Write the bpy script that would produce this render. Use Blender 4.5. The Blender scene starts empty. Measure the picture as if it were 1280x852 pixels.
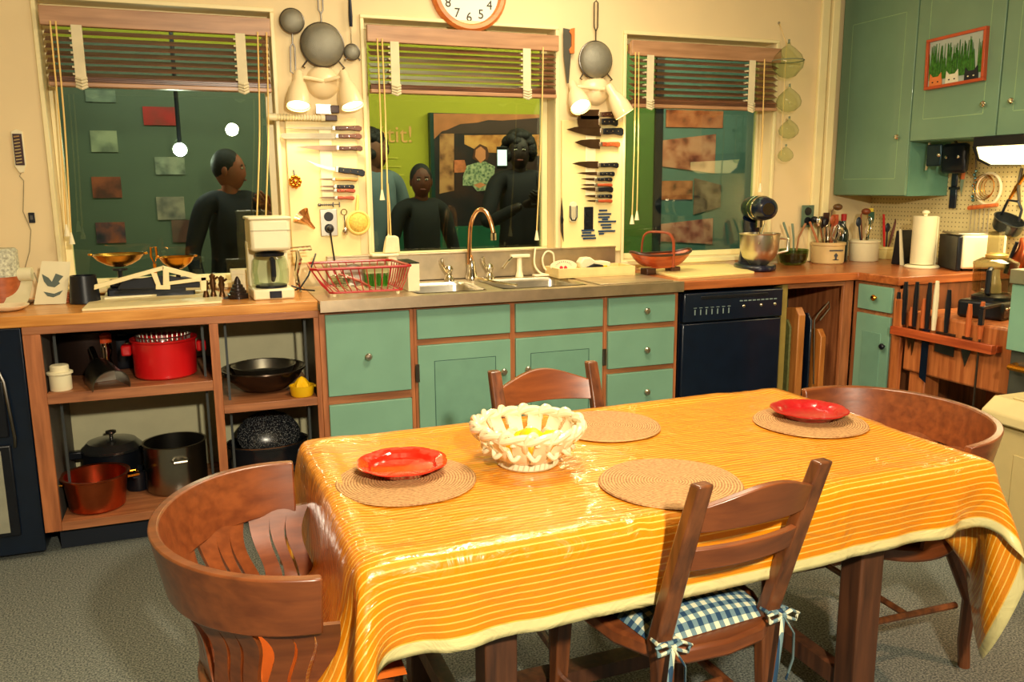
import bpy, math, random
import numpy as np
from mathutils import Vector, Matrix
random.seed(7)
PI=math.pi
scene=bpy.context.scene
COL=scene.collection

# ---------------------------------------------------------------- camera
FPX=1042.38
CAM=Vector((-.1288,-4.1413,1.4347)); YAW,PITCH,ROLL=.3559,-.184,-.0079
_cy,_sy,_cp,_sp=math.cos(YAW),math.sin(YAW),math.cos(PITCH),math.sin(PITCH)
FWD=Vector((_sy*_cp,_cy*_cp,_sp)); _R=Vector((_cy,-_sy,0)); _U=_R.cross(FWD)
_cr,_sr=math.cos(ROLL),math.sin(ROLL)
RGT=_R*_cr+_U*_sr; UPV=_U*_cr-_R*_sr
cam_data=bpy.data.cameras.new('camera'); cam=bpy.data.objects.new('camera',cam_data); COL.objects.link(cam)
cam_data.sensor_width=36; cam_data.lens=FPX/1280*36; cam_data.clip_start=.05
m=Matrix((RGT,UPV,-FWD)).transposed().to_4x4(); m.translation=CAM; cam.matrix_world=m
scene.camera=cam
def on(ax,v,px,py):
    d=FWD+RGT*((px-640)/FPX)-UPV*((py-426)/FPX)
    return CAM+d*((v-CAM[ax])/d[ax])
def at(px,py,z=.966): return on(2,z,px,py)      # survey: point of a horizontal plane
def wl(px,py,y=0.): return on(1,y,px,py)        # survey: point of a plane parallel to the window wall
def rw(px,py,x=4.0): return on(0,x,px,py)       # survey: point of a plane parallel to the right wall

# ---------------------------------------------------------------- world, lights, exposure
w=bpy.data.worlds.new('world'); scene.world=w; w.use_nodes=True
w.node_tree.nodes['Background'].inputs[0].default_value=(.30,.5,.62,1); w.node_tree.nodes['Background'].inputs[1].default_value=.3
scene.view_settings.view_transform='Standard'; scene.view_settings.look='None'
scene.view_settings.gamma=1; scene.view_settings.exposure=0.32; scene.view_settings.use_curve_mapping=False
def lamp(name,kind,loc,energy,col,size=.3,target=None,spot=None,blend=.3,sy=None):
    l=bpy.data.lights.new(name,kind); l.energy=energy; l.color=col
    if kind=='AREA':
        l.size=size
        if sy: l.shape='RECTANGLE'; l.size_y=sy
    else: l.shadow_soft_size=size
    if kind=='SPOT': l.spot_size=spot; l.spot_blend=blend
    o=bpy.data.objects.new(name,l); COL.objects.link(o); o.location=loc
    if target is not None: o.rotation_euler=(Vector(target)-Vector(loc)).to_track_quat('-Z','Y').to_euler()
    return o
WARM=(1.,.84,.58)
lamp('ceiling_light_table','AREA',(.9,-2.0,2.68),34,WARM,.5,(.9,-2.0,0))
lf=lamp('front_fill_light','AREA',(.253,-4.6,2.004),84,(1.,.88,.66),.12,(.9,-.8,.6)); lf.data.shape='DISK'  # unseen fill added behind the camera, placed so the left pane mirrors it
lamp('ceiling_light_back','AREA',(1.5,-.95,2.68),18,WARM,.7,(1.5,-.6,0))
lamp('exhibit_light','AREA',(2.4,.9,2.68),75,(1.,.9,.62),3.4,(2.2,2.2,1.2),sy=.4)
lamp('exhibit_light_left','AREA',(-.3,.9,2.68),22,(1.,1.,.85),1.2,(-.3,2.2,1.2),sy=.4)
lamp('stove_side_light','SPOT',(2.6,-2.9,2.6),60,(1.,.72,.42),.05,(3.4,-1.0,.7),spot=1.0)

lamp('floor_side_light','SPOT',(2.9,-3.7,2.6),130,(1.,.55,.30),.04,(1.75,-2.75,0),spot=.62,blend=.6)

# ---------------------------------------------------------------- materials
def lin(c):
    return tuple(((x/255)/12.92 if x/255<=.04045 else ((x/255+.055)/1.055)**2.4) for x in c)+(1.,)
MATS={}
def newmat(name):
    m=bpy.data.materials.new(name); m.use_nodes=True; nt=m.node_tree
    return m,nt,nt.nodes['Principled BSDF']
def nd(nt,t,**k):
    n=nt.nodes.new(t)
    for a,b in k.items(): setattr(n,a,b)
    return n
def mt(name,col,rough=.5,metal=0,vary=.12,scale=14,bump=0,bscale=60,coat=0,emis=None,es=0,alpha=None,trans=0,ior=1.45,sheen=0):
    if name in MATS: return MATS[name]
    m,nt,p=newmat(name); c=lin(col)
    tc=nd(nt,'ShaderNodeTexCoord')
    if vary:
        n=nd(nt,'ShaderNodeTexNoise'); n.inputs['Scale'].default_value=scale; n.inputs['Detail'].default_value=5
        nt.links.new(tc.outputs['Object'],n.inputs['Vector'])
        r=nd(nt,'ShaderNodeValToRGB'); e=r.color_ramp.elements
        e[0].position=.3; e[1].position=.72
        e[0].color=tuple(x*(1-vary) for x in c[:3])+(1,); e[1].color=tuple(min(1,x*(1+vary*.7)) for x in c[:3])+(1,)
        nt.links.new(n.outputs['Fac'],r.inputs['Fac']); nt.links.new(r.outputs['Color'],p.inputs['Base Color'])
    else: p.inputs['Base Color'].default_value=c
    p.inputs['Roughness'].default_value=rough; p.inputs['Metallic'].default_value=metal
    p.inputs['Coat Weight'].default_value=coat; p.inputs['Coat Roughness'].default_value=.1
    p.inputs['Transmission Weight'].default_value=trans; p.inputs['IOR'].default_value=ior
    if sheen: p.inputs['Sheen Weight'].default_value=sheen
    if emis: p.inputs['Emission Color'].default_value=lin(emis); p.inputs['Emission Strength'].default_value=es
    if bump:
        n=nd(nt,'ShaderNodeTexNoise'); n.inputs['Scale'].default_value=bscale; n.inputs['Detail'].default_value=3
        nt.links.new(tc.outputs['Object'],n.inputs['Vector'])
        b=nd(nt,'ShaderNodeBump'); b.inputs['Strength'].default_value=bump; b.inputs['Distance'].default_value=.004
        nt.links.new(n.outputs['Fac'],b.inputs['Height']); nt.links.new(b.outputs['Normal'],p.inputs['Normal'])
    MATS[name]=m; return m
def wood(name,c1,c2,axis='x',rough=.45,scale=1.,coat=.15,planks=0):
    if name in MATS: return MATS[name]
    m,nt,p=newmat(name); tc=nd(nt,'ShaderNodeTexCoord'); mp=nd(nt,'ShaderNodeMapping')
    s={'x':(1.2,14,14),'y':(14,1.2,14),'z':(14,14,1.2)}[axis]
    mp.inputs['Scale'].default_value=tuple(v*scale for v in s)
    n=nd(nt,'ShaderNodeTexNoise'); n.inputs['Scale'].default_value=3; n.inputs['Detail'].default_value=7; n.inputs['Distortion'].default_value=.25
    r=nd(nt,'ShaderNodeValToRGB'); e=r.color_ramp.elements; e[0].position=.32; e[1].position=.68; e[0].color=lin(c1); e[1].color=lin(c2)
    nt.links.new(tc.outputs['Object'],mp.inputs['Vector']); nt.links.new(mp.outputs['Vector'],n.inputs['Vector'])
    nt.links.new(n.outputs['Fac'],r.inputs['Fac']); 
    n2=nd(nt,'ShaderNodeTexNoise'); n2.inputs['Scale'].default_value=3; nt.links.new(tc.outputs['Object'],n2.inputs['Vector'])
    mx=nd(nt,'ShaderNodeMix',data_type='RGBA',blend_type='MULTIPLY'); r2=nd(nt,'ShaderNodeValToRGB'); r2.color_ramp.elements[0].color=(.62,.56,.5,1); r2.color_ramp.elements[0].position=.35; r2.color_ramp.elements[1].position=.6
    nt.links.new(n2.outputs['Fac'],r2.inputs['Fac']); mx.inputs[0].default_value=.4
    nt.links.new(r.outputs['Color'],mx.inputs[6]); nt.links.new(r2.outputs['Color'],mx.inputs[7]); nt.links.new(mx.outputs[2],p.inputs['Base Color'])
    p.inputs['Roughness'].default_value=rough; p.inputs['Coat Weight'].default_value=coat; p.inputs['Coat Roughness'].default_value=.2
    b=nd(nt,'ShaderNodeBump'); b.inputs['Strength'].default_value=.12; b.inputs['Distance'].default_value=.003
    nt.links.new(n.outputs['Fac'],b.inputs['Height']); nt.links.new(b.outputs['Normal'],p.inputs['Normal'])
    MATS[name]=m; return m
def mth(nt,op,a,b=None,c=None):
    n=nd(nt,'ShaderNodeMath',operation=op)
    for i,v in enumerate((a,b,c)):
        if v is None: continue
        if isinstance(v,(int,float)): n.inputs[i].default_value=v
        else: nt.links.new(v,n.inputs[i])
    return n.outputs[0]
def glassmat(name,tint=(225,240,225),refl=.9,rough=.0):
    if name in MATS: return MATS[name]
    m,nt,p=newmat(name); nt.nodes.remove(p); out=nt.nodes['Material Output']
    t=nd(nt,'ShaderNodeBsdfTransparent'); t.inputs[0].default_value=lin(tint)
    g=nd(nt,'ShaderNodeBsdfGlossy'); g.inputs['Roughness'].default_value=rough; g.inputs[0].default_value=(refl,refl,refl,1)
    lw=nd(nt,'ShaderNodeLayerWeight'); lw.inputs[0].default_value=.5; ff=mth(nt,'ADD',mth(nt,'MULTIPLY',mth(nt,'POWER',lw.outputs['Facing'],4.0),.75),.045)
    x=nd(nt,'ShaderNodeMixShader'); nt.links.new(ff,x.inputs[0]); nt.links.new(t.outputs[0],x.inputs[1]); nt.links.new(g.outputs[0],x.inputs[2])
    nt.links.new(x.outputs[0],out.inputs['Surface']); MATS[name]=m; return m
def photomat(name,cols,scale=9,seed=0,rough=.4):
    """printed photograph: soft blotches of a few colours"""
    if name in MATS: return MATS[name]
    m,nt,p=newmat(name); tc=nd(nt,'ShaderNodeTexCoord'); mp=nd(nt,'ShaderNodeMapping'); mp.inputs['Location'].default_value=(seed*3.1,0,seed*1.7)
    v=nd(nt,'ShaderNodeTexVoronoi'); v.inputs['Scale'].default_value=scale; v.feature='SMOOTH_F1'
    n=nd(nt,'ShaderNodeTexNoise'); n.inputs['Scale'].default_value=scale*1.6; n.inputs['Detail'].default_value=4
    for q in (v,n): nt.links.new(mp.outputs[0],q.inputs['Vector'])
    nt.links.new(tc.outputs['Object'],mp.inputs[0])
    s=mth(nt,'ADD',mth(nt,'MULTIPLY',v.outputs['Distance'],.7),mth(nt,'MULTIPLY',n.outputs['Fac'],.7))
    r=nd(nt,'ShaderNodeValToRGB'); r.color_ramp.interpolation='B_SPLINE'; e=r.color_ramp.elements
    while len(e)<len(cols): e.new(.5)
    for i,c in enumerate(cols): e[i].position=.28+.5*i/(len(cols)-1); e[i].color=lin(c)
    nt.links.new(s,r.inputs[0]); nt.links.new(r.outputs[0],p.inputs['Base Color']); p.inputs['Roughness'].default_value=rough
    MATS[name]=m; return m

def carpet():
    m,nt,p=newmat('carpet'); tc=nd(nt,'ShaderNodeTexCoord')
    n=nd(nt,'ShaderNodeTexNoise'); n.inputs['Scale'].default_value=170; n.inputs['Detail'].default_value=3
    r=nd(nt,'ShaderNodeValToRGB'); e=r.color_ramp.elements; e[0].position=.36; e[1].position=.66; e[0].color=lin((58,66,66)); e[1].color=lin((140,144,134))
    nt.links.new(tc.outputs['Object'],n.inputs['Vector']); nt.links.new(n.outputs['Fac'],r.inputs[0]); nt.links.new(r.outputs[0],p.inputs['Base Color'])
    p.inputs['Roughness'].default_value=.95
    b=nd(nt,'ShaderNodeBump'); b.inputs['Strength'].default_value=.6; b.inputs['Distance'].default_value=.004
    nt.links.new(n.outputs['Fac'],b.inputs['Height']); nt.links.new(b.outputs[0],p.inputs['Normal']); return m
def clothmat():
    m,nt,p=newmat('striped_oilcloth'); uv=nd(nt,'ShaderNodeUVMap'); sp=nd(nt,'ShaderNodeSeparateXYZ'); nt.links.new(uv.outputs[0],sp.inputs[0])
    V=sp.outputs['Y']
    st=mth(nt,'GREATER_THAN',mth(nt,'FRACT',mth(nt,'MULTIPLY',V,1/.0150)),.80)
    m1=nd(nt,'ShaderNodeMix',data_type='RGBA'); nt.links.new(st,m1.inputs[0]); m1.inputs[6].default_value=lin((222,134,14)); m1.inputs[7].default_value=lin((244,190,84))
    hem=mth(nt,'LESS_THAN',V,.027)
    m2=nd(nt,'ShaderNodeMix',data_type='RGBA'); nt.links.new(hem,m2.inputs[0]); nt.links.new(m1.outputs[2],m2.inputs[6]); m2.inputs[7].default_value=lin((226,214,150))
    nt.links.new(m2.outputs[2],p.inputs['Base Color']); p.inputs['Roughness'].default_value=.3; p.inputs['Coat Weight'].default_value=.8; p.inputs['Coat Roughness'].default_value=.035
    n=nd(nt,'ShaderNodeTexNoise'); n.inputs['Scale'].default_value=9; n.inputs['Detail'].default_value=4; n.inputs['Distortion'].default_value=1.6
    mp=nd(nt,'ShaderNodeMapping'); mp.inputs['Scale'].default_value=(1,1.6,1); nt.links.new(uv.outputs[0],mp.inputs[0]); nt.links.new(mp.outputs[0],n.inputs['Vector'])
    b=nd(nt,'ShaderNodeBump'); b.inputs['Strength'].default_value=.5; b.inputs['Distance'].default_value=.014
    nt.links.new(n.outputs['Fac'],b.inputs['Height']); nt.links.new(b.outputs[0],p.inputs['Normal']); nt.links.new(b.outputs[0],p.inputs['Coat Normal']); return m
def gingham():
    if 'gingham' in MATS: return MATS['gingham']
    m,nt,p=newmat('gingham'); tc=nd(nt,'ShaderNodeTexCoord'); sp=nd(nt,'ShaderNodeSeparateXYZ'); nt.links.new(tc.outputs['Object'],sp.inputs[0])
    f=[mth(nt,'GREATER_THAN',mth(nt,'FRACT',mth(nt,'MULTIPLY',sp.outputs[a],1/.026)),.5) for a in (0,1)]
    s=mth(nt,'MULTIPLY',mth(nt,'ADD',f[0],f[1]),.5)
    r=nd(nt,'ShaderNodeValToRGB'); e=r.color_ramp.elements; e[0].color=lin((226,224,190)); e[1].color=lin((32,66,96)); x=e.new(.5); x.color=lin((112,140,146))
    nt.links.new(s,r.inputs[0]); nt.links.new(r.outputs[0],p.inputs['Base Color']); p.inputs['Roughness'].default_value=.85; MATS['gingham']=m; return m
def pegmat():
    m,nt,p=newmat('pegboard'); tc=nd(nt,'ShaderNodeTexCoord'); sp=nd(nt,'ShaderNodeSeparateXYZ'); nt.links.new(tc.outputs['Object'],sp.inputs[0])
    d=[mth(nt,'SUBTRACT',mth(nt,'FRACT',mth(nt,'MULTIPLY',sp.outputs[a],1/.0254)),.5) for a in (1,2)]
    rr=mth(nt,'ADD',mth(nt,'MULTIPLY',d[0],d[0]),mth(nt,'MULTIPLY',d[1],d[1]))
    h=mth(nt,'LESS_THAN',rr,.022)
    mx=nd(nt,'ShaderNodeMix',data_type='RGBA'); nt.links.new(h,mx.inputs[0]); mx.inputs[6].default_value=lin((226,208,150)); mx.inputs[7].default_value=lin((128,108,70))
    nt.links.new(mx.outputs[2],p.inputs['Base Color']); p.inputs['Roughness'].default_value=.5; return m
def coilmat(name,c1,c2):
    m,nt,p=newmat(name); tc=nd(nt,'ShaderNodeTexCoord')
    wv=nd(nt,'ShaderNodeTexWave',wave_type='RINGS',rings_direction='Z'); wv.inputs['Scale'].default_value=46; wv.inputs['Distortion'].default_value=.4; wv.inputs['Detail Scale'].default_value=6
    n=nd(nt,'ShaderNodeTexNoise'); n.inputs['Scale'].default_value=140
    nt.links.new(tc.outputs['Object'],wv.inputs[0]); nt.links.new(tc.outputs['Object'],n.inputs['Vector'])
    s=mth(nt,'ADD',mth(nt,'MULTIPLY',wv.outputs['Fac'],.38),mth(nt,'MULTIPLY',n.outputs['Fac'],.75))
    r=nd(nt,'ShaderNodeValToRGB'); e=r.color_ramp.elements; e[0].position=.2; e[1].position=.8; e[0].color=lin(c1); e[1].color=lin(c2)
    nt.links.new(s,r.inputs[0]); nt.links.new(r.outputs[0],p.inputs['Base Color']); p.inputs['Roughness'].default_value=.8
    b=nd(nt,'ShaderNodeBump'); b.inputs['Strength'].default_value=.7; b.inputs['Distance'].default_value=.003
    nt.links.new(s,b.inputs['Height']); nt.links.new(b.outputs[0],p.inputs['Normal']); return m

WALL=mt('wall_paint',(232,210,162),.6,vary=.03,scale=3)
TRIM=mt('trim_paint',(240,226,172),.35,vary=.03)
TEAL=mt('teal_paint',(122,166,142),.4,vary=.08,scale=6,bump=.05)
FRAME=wood('cabinet_frame_wood',(140,84,50),(184,120,76),'x',.5)
FRAMEV=wood('cabinet_stile_wood',(148,86,48),(194,120,72),'z',.5)
MAPLE=wood('maple_counter',(196,124,50),(232,166,86),'x',.32,coat=.3)
CHERRY=wood('reddish_counter',(150,78,36),(194,112,56),'x',.34,coat=.3)
BLOCK=wood('butcher_block',(160,84,40),(212,128,70),'z',.4)
OAK=wood('oak_chair',(108,55,28),(140,76,38),'x',.34,coat=.35)
OAKD=wood('dark_oak',(74,40,22),(132,76,40),'z',.38,coat=.3)
TABLEW=wood('table_wood',(58,34,22),(100,60,36),'z',.5)
SLAT=wood('blind_wood',(92,56,38),(136,88,60),'x',.3,coat=.2)
VAL=wood('valance_wood',(160,118,84),(190,146,108),'x',.4)
BLK=mt('black_plastic',(16,20,28),.35,vary=.2)
NAVY=mt('navy_black',(10,24,42),.3,vary=.2,coat=.3)
STEEL=mt('stainless',(206,200,184),.3,1,vary=.1)
BRUSH=mt('brushed_steel',(204,188,160),.42,1,vary=.15,bump=.05)
CHROME=mt('chrome',(226,220,206),.08,1,vary=0)
DSTEEL=mt('dark_steel',(110,106,100),.35,1,vary=.2)
BRASS=mt('brass',(226,150,50),.22,1,vary=.2)
COPPER=mt('copper',(196,96,56),.28,1,vary=.2)
WHITE=mt('white_plastic',(236,226,188),.35,vary=.03)
CREAM=mt('cream_ceramic',(246,234,196),.3,vary=.04,coat=.4)
PAPER=mt('paper',(226,218,180),.7,vary=.05)
MARBLE=mt('white_board',(238,222,170),.35,vary=.05)
RED=mt('red_plastic',(206,22,26),.3,vary=.05,coat=.3)
REDC=mt('red_glaze',(214,26,8),.12,vary=.12,coat=1)
REDD=mt('dark_red_glaze',(176,18,26),.3,vary=.08,coat=.4)
YEL=mt('lemon_yellow',(250,190,6),.4,vary=.08,bump=.15,bscale=120)
ORG=mt('orange_fabric',(226,106,16),.8,vary=.12,scale=9,bump=.1)
WDH=wood('knife_wood',(44,22,14),(88,46,28),'x',.4)
WDR=wood('red_handle',(150,58,26),(190,86,42),'x',.4)
BLADE=mt('knife_blade',(128,104,84),.3,1,vary=.2)
GLASS=glassmat('clear_glass',(232,240,226))
PANE=glassmat('window_glass',(222,234,220))
TAPE=mt('blind_tape',(220,208,170),.8,vary=.1)
CORD=mt('cord_cotton',(232,196,120),.7,vary=.05)

# ---------------------------------------------------------------- mesh helpers
class MB:
    def __init__(s): s.v=[]; s.f=[]; s.X=Matrix.Identity(4)
    def add(s,vs,fs):
        o=len(s.v); s.v+=[tuple(s.X@Vector(v)) for v in vs]; s.f+=[tuple(i+o for i in f) for f in fs]; return s
    def box(s,x0,x1,y0,y1,z0,z1):
        return s.add([(x0,y0,z0),(x1,y0,z0),(x1,y1,z0),(x0,y1,z0),(x0,y0,z1),(x1,y0,z1),(x1,y1,z1),(x0,y1,z1)],
            [(0,3,2,1),(4,5,6,7),(0,1,5,4),(1,2,6,5),(2,3,7,6),(3,0,4,7)])
    def lathe(s,prof,n=28,c=(0,0,0),mod=None,sx=1,sy=1,capb=True,capt=False):
        vs=[];fs=[];k=len(prof)
        for r,z in prof:
            for i in range(n):
                a=2*PI*i/n; q=r*(mod(a,r,z) if mod else 1); vs.append((c[0]+q*math.cos(a)*sx,c[1]+q*math.sin(a)*sy,c[2]+z))
        for j in range(k-1):
            for i in range(n): fs.append((j*n+i,j*n+(i+1)%n,(j+1)*n+(i+1)%n,(j+1)*n+i))
        if capb: fs.append(tuple(range(n-1,-1,-1)))
        if capt: fs.append(tuple((k-1)*n+i for i in range(n)))
        return s.add(vs,fs)
    def cyl(s,r,z0,z1,n=24,c=(0,0),r1=None): return s.lathe([(r,z0),(r if r1 is None else r1,z1)],n,(c[0],c[1],0),capt=True)
    def tube(s,pts,r,n=8,closed=False,flat=1,cap=True):
        P=[Vector(p) for p in pts]; L=len(P); R=r if isinstance(r,(list,tuple)) else [r]*L
        vs=[];fs=[];up=None
        for i,p in enumerate(P):
            a=P[(i-1)%L] if (closed or i>0) else p; b=P[(i+1)%L] if (closed or i<L-1) else p
            t=(b-a).normalized()
            if up is None:
                up=Vector((0,0,1)) if abs(t.z)<.9 else Vector((0,1,0))
            sd=t.cross(up)
            if sd.length<1e-5: sd=t.cross(Vector((1,0,0)))
            sd.normalize(); up=sd.cross(t).normalized()
            for k in range(n):
                an=2*PI*k/n; vs.append(tuple(p+sd*(math.cos(an)*R[i])+up*(math.sin(an)*R[i]*flat)))
        M_=L if closed else L-1
        for i in range(M_):
            j=(i+1)%L
            for k in range(n): fs.append((i*n+k,i*n+(k+1)%n,j*n+(k+1)%n,j*n+k))
        if not closed and cap: fs.append(tuple(range(n-1,-1,-1))); fs.append(tuple((L-1)*n+k for k in range(n)))
        return s.add(vs,fs)
    def prism(s,o,d0,d1,ax='y'):
        """outline in the plane across ax, extruded from d0 to d1"""
        n=len(o); mk={'y':lambda a,b,d:(a,d,b),'z':lambda a,b,d:(a,b,d),'x':lambda a,b,d:(d,a,b)}[ax]
        vs=[mk(a,b,d0) for a,b in o]+[mk(a,b,d1) for a,b in o]
        return s.add(vs,[tuple(range(n-1,-1,-1)),tuple(range(n,2*n))]+[(i,(i+1)%n,(i+1)%n+n,i+n) for i in range(n)])
    def ell(s,c,r,n=16,m=10):
        pr=[(math.sin(PI*j/m),-math.cos(PI*j/m)) for j in range(m+1)]
        pr[0]=(.001,-1);pr[-1]=(.001,1); vs=[];fs=[]
        for q,z in pr:
            for i in range(n):
                a=2*PI*i/n; vs.append((c[0]+r[0]*q*math.cos(a),c[1]+r[1]*q*math.sin(a),c[2]+r[2]*z))
        for j in range(m):
            for i in range(n): fs.append((j*n+i,j*n+(i+1)%n,(j+1)*n+(i+1)%n,(j+1)*n+i))
        return s.add(vs,fs)
    def grid(s,fn,nu,nv,th=None):
        """fn(u,v)->point; with th=function giving the back point, closes a slab"""
        vs=[fn(i/nu,j/nv) for j in range(nv+1) for i in range(nu+1)]; w=nu+1
        fs=[(j*w+i,j*w+i+1,(j+1)*w+i+1,(j+1)*w+i) for j in range(nv) for i in range(nu)]
        if th:
            o=len(vs); vs+=[th(i/nu,j/nv) for j in range(nv+1) for i in range(nu+1)]
            fs+=[tuple(o+k for k in reversed(f)) for f in list(fs)]
            B=[i for i in range(w)]+[j*w+nu for j in range(1,nv+1)]+[nv*w+i for i in range(nu-1,-1,-1)]+[j*w for j in range(nv-1,0,-1)]
            for a,b in zip(B,B[1:]+B[:1]): fs.append((a,a+o,b+o,b))
        return s.add(vs,fs)
    def build(s,name,mat,parent=None,smooth=35,bevel=0,sub=0,loc=None,rz=0):
        me=bpy.data.meshes.new(name); me.from_pydata(s.v,[],s.f); me.update()
        import bmesh
        b=bmesh.new(); b.from_mesh(me); bmesh.ops.recalc_face_normals(b,faces=b.faces); b.to_mesh(me); b.free()
        if smooth:
            me.polygons.foreach_set('use_smooth',[True]*len(me.polygons)); me.set_sharp_from_angle(angle=math.radians(smooth))
        me.materials.append(mat); o=bpy.data.objects.new(name,me); COL.objects.link(o)
        if parent: o.parent=parent
        if loc is not None: o.location=loc
        if rz: o.rotation_euler.z=rz
        if bevel:
            q=o.modifiers.new('bevel','BEVEL'); q.width=bevel; q.segments=2; q.limit_method='ANGLE'; q.angle_limit=.7
        if sub:
            q=o.modifiers.new('sub','SUBSURF'); q.levels=sub; q.render_levels=sub
        return o
def tag(o,label,cat,group=None,kind=None):
    o['label']=label; o['category']=cat
    if group: o['group']=group
    if kind: o['kind']=kind
    return o
def T(name,label,cat,loc,rz=0,group=None):
    o=bpy.data.objects.new(name,None); COL.objects.link(o); o.location=loc; o.rotation_euler.z=rz; o.empty_display_size=.05
    return tag(o,label,cat,group)
def struct(name,mb,mat,parent=None,**k):
    o=mb.build(name,mat,parent,**k)
    if not parent: o['kind']='structure'
    return o
def bx(*a): return MB().box(*a)
def copy_tree(o,parent=None):
    c=o.copy(); COL.objects.link(c)
    if parent: c.parent=parent
    for ch in list(o.children): copy_tree(ch,c)
    return c
def textmesh(body,size,mat,name,parent,loc,rot=(PI/2,0,0),ext=.0008,align='CENTER'):
    cu=bpy.data.curves.new(name,'FONT'); cu.body=body; cu.size=size; cu.extrude=ext; cu.align_x=align
    o=bpy.data.objects.new(name,cu); COL.objects.link(o)
    dg=bpy.context.evaluated_depsgraph_get(); me=bpy.data.meshes.new_from_object(o.evaluated_get(dg)); bpy.data.objects.remove(o)
    me.materials.clear(); me.materials.append(mat); r=bpy.data.objects.new(name,me); COL.objects.link(r); r.parent=parent; r.location=loc; r.rotation_euler=rot; return r
def crs(P,n=5,closed=False):
    P=[Vector(p) for p in P]; L=len(P); o=[]
    for i in range(L if closed else L-1):
        a,b_,c,d=(P[(i+k)%L] if closed else P[min(max(i+k,0),L-1)] for k in (-1,0,1,2))
        for k in range(n):
            t=k/n; o.append(tuple(.5*((2*b_)+(c-a)*t+(2*a-5*b_+4*c-d)*t*t+(3*b_-a-3*c+d)*t**3)))
    if not closed: o.append(tuple(P[-1]))
    return o
def arcpts(c,r,a0,a1,n,z=0,rx=None):
    rx=rx or r
    return [(c[0]+rx*math.cos(a0+(a1-a0)*i/n),c[1]+r*math.sin(a0+(a1-a0)*i/n),z) for i in range(n+1)]

# ================================================================ ROOM
ZC=.966; YF=-.59; CEIL=2.75; XR=4.0; XL=-2.6; YB=-5.6
struct('floor',bx(XL-.2,8.,YB-.2,2.4,-.08,0),carpet(),smooth=0)
struct('ceiling',bx(XL-.2,8.,YB-.2,2.4,CEIL,CEIL+.1),mt('ceiling_paint',(216,206,166),.8,vary=.02))
struct('wall_left',bx(XL-.1,XL,YB,0,0,CEIL),WALL)
struct('wall_front',bx(XL,XR+.1,YB-.1,YB,0,CEIL),mt('dark_gallery_wall',(96,84,66),.8,vary=.1))
struct('wall_right',bx(XR,XR+.1,YB,.3,0,CEIL),WALL)
W=[(-.700,.243,1.0),(.671,1.658,1.075),(2.070,3.028,1.02)]; ZT=2.218
b=MB(); xs=[XL]+[v for a in W for v in a[:2]]+[3.45]
for i in range(0,8,2): b.box(xs[i],xs[i+1],0,.14,0,CEIL)
for a0,a1,zb in W: b.box(a0,a1,0,.14,0,zb); b.box(a0,a1,0,.14,ZT,CEIL)
b.box(3.45,XR,.2,.3,0,CEIL); b.box(3.45,3.5,.14,.2,0,CEIL)
struct('wall_back',b,WALL,smooth=0)
struct('trim_1',bx(3.33,3.385,-.022,0,.97,CEIL).box(3.40,3.45,-.03,0,.97,CEIL),TRIM,bevel=.004)
for i,(a0,a1,zb) in enumerate(W):
    b=MB(); t=.018
    b.box(a0-t,a0,-.016,-.0005,zb,ZT); b.box(a1,a1+t,-.016,-.0005,zb,ZT); b.box(a0-t,a1+t,-.016,-.0005,ZT,ZT+t); b.box(a0-t,a1+t,-.024,-.0005,zb-.025,zb)
    win=struct(f'window_{i+1}',b,TRIM,bevel=.003)
    q=MB(); u=.032; y0,y1=.095,.13
    q.box(a0+.001,a0+u,y0,y1,zb+.031,ZT-.031); q.box(a1-u,a1-.001,y0,y1,zb+.031,ZT-.031); q.box(a0+.001,a1-.001,y0,y1,zb+.001,zb+.03); q.box(a0+.001,a1-.001,y0,y1,ZT-.03,ZT-.001)
    q.build('sash',TRIM,win,bevel=.002)
    bx(a0+u-.004,a1-u+.004,.110,.115,zb+.026,ZT-.026).build('pane',PANE,win,smooth=0)
# beyond the windows: the gallery
OUT=2.2
struct('wall_outer',bx(XL-.2,8,OUT,OUT+.1,0,CEIL),mt('gallery_lime_wall',(176,168,42),.7,vary=.06,scale=2))
struct('wall_outer_left',bx(XL-.2,XL-.1,.14,OUT,0,CEIL),mt('gallery_dark',(50,74,66),.8,vary=.1))
struct('wall_outer_right',bx(7.9,8,.3,OUT,0,CEIL),mt('gallery_dark',(50,74,66),.8,vary=.1))
PANG=mt('green_grey_panel',(88,98,82),.5,vary=.1,scale=3); PANB=mt('blue_grey_panel',(92,124,120),.5,vary=.06,scale=3)
o=bx(-1.4,.95,-.034,-.004,0,2.4).build('exhibit_board',PANG,loc=(0,OUT,0)); tag(o,'grey green exhibit panel with mounted photos behind left window','panel')
o=bx(2.93,3.5,-.034,-.004,0,2.5).build('exhibit_board',mt('green_panel',(82,112,46),.5,vary=.06),loc=(0,OUT,0)); tag(o,'plain green exhibit panel left of the black strip behind right window','panel')
o=bx(3.50,3.57,-.06,-.004,0,2.5).build('display_post',BLK,loc=(0,OUT,0)); tag(o,'narrow black upright strip between green and blue grey exhibit panels','post')
o=bx(3.57,5.1,-.034,-.004,0,2.5).build('exhibit_board',PANB,loc=(0,OUT,0)); tag(o,'blue grey exhibit panel with pictures behind right window','panel')
def printcard(px0,py0,px1,py1,label,cols,seed,scale=9,tilt=0,y=OUT-.04,skew=0):
    a=wl(px0,py0,y); c=wl(px1,py1,y); mx=(a.x+c.x)/2; mz=(a.z+c.z)/2; hw=abs(c.x-a.x)/2; hh=abs(a.z-c.z)/2
    o=MB().prism([(-hw,-hh+skew),(hw,-hh-skew),(hw,hh+skew),(-hw,hh-skew)],-.006,.006).build('photo_print',photomat('print_%d'%seed,cols,scale,seed),loc=(mx,y,mz))
    return tag(o,label,'photo','photo prints on the exhibit panels')
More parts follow.
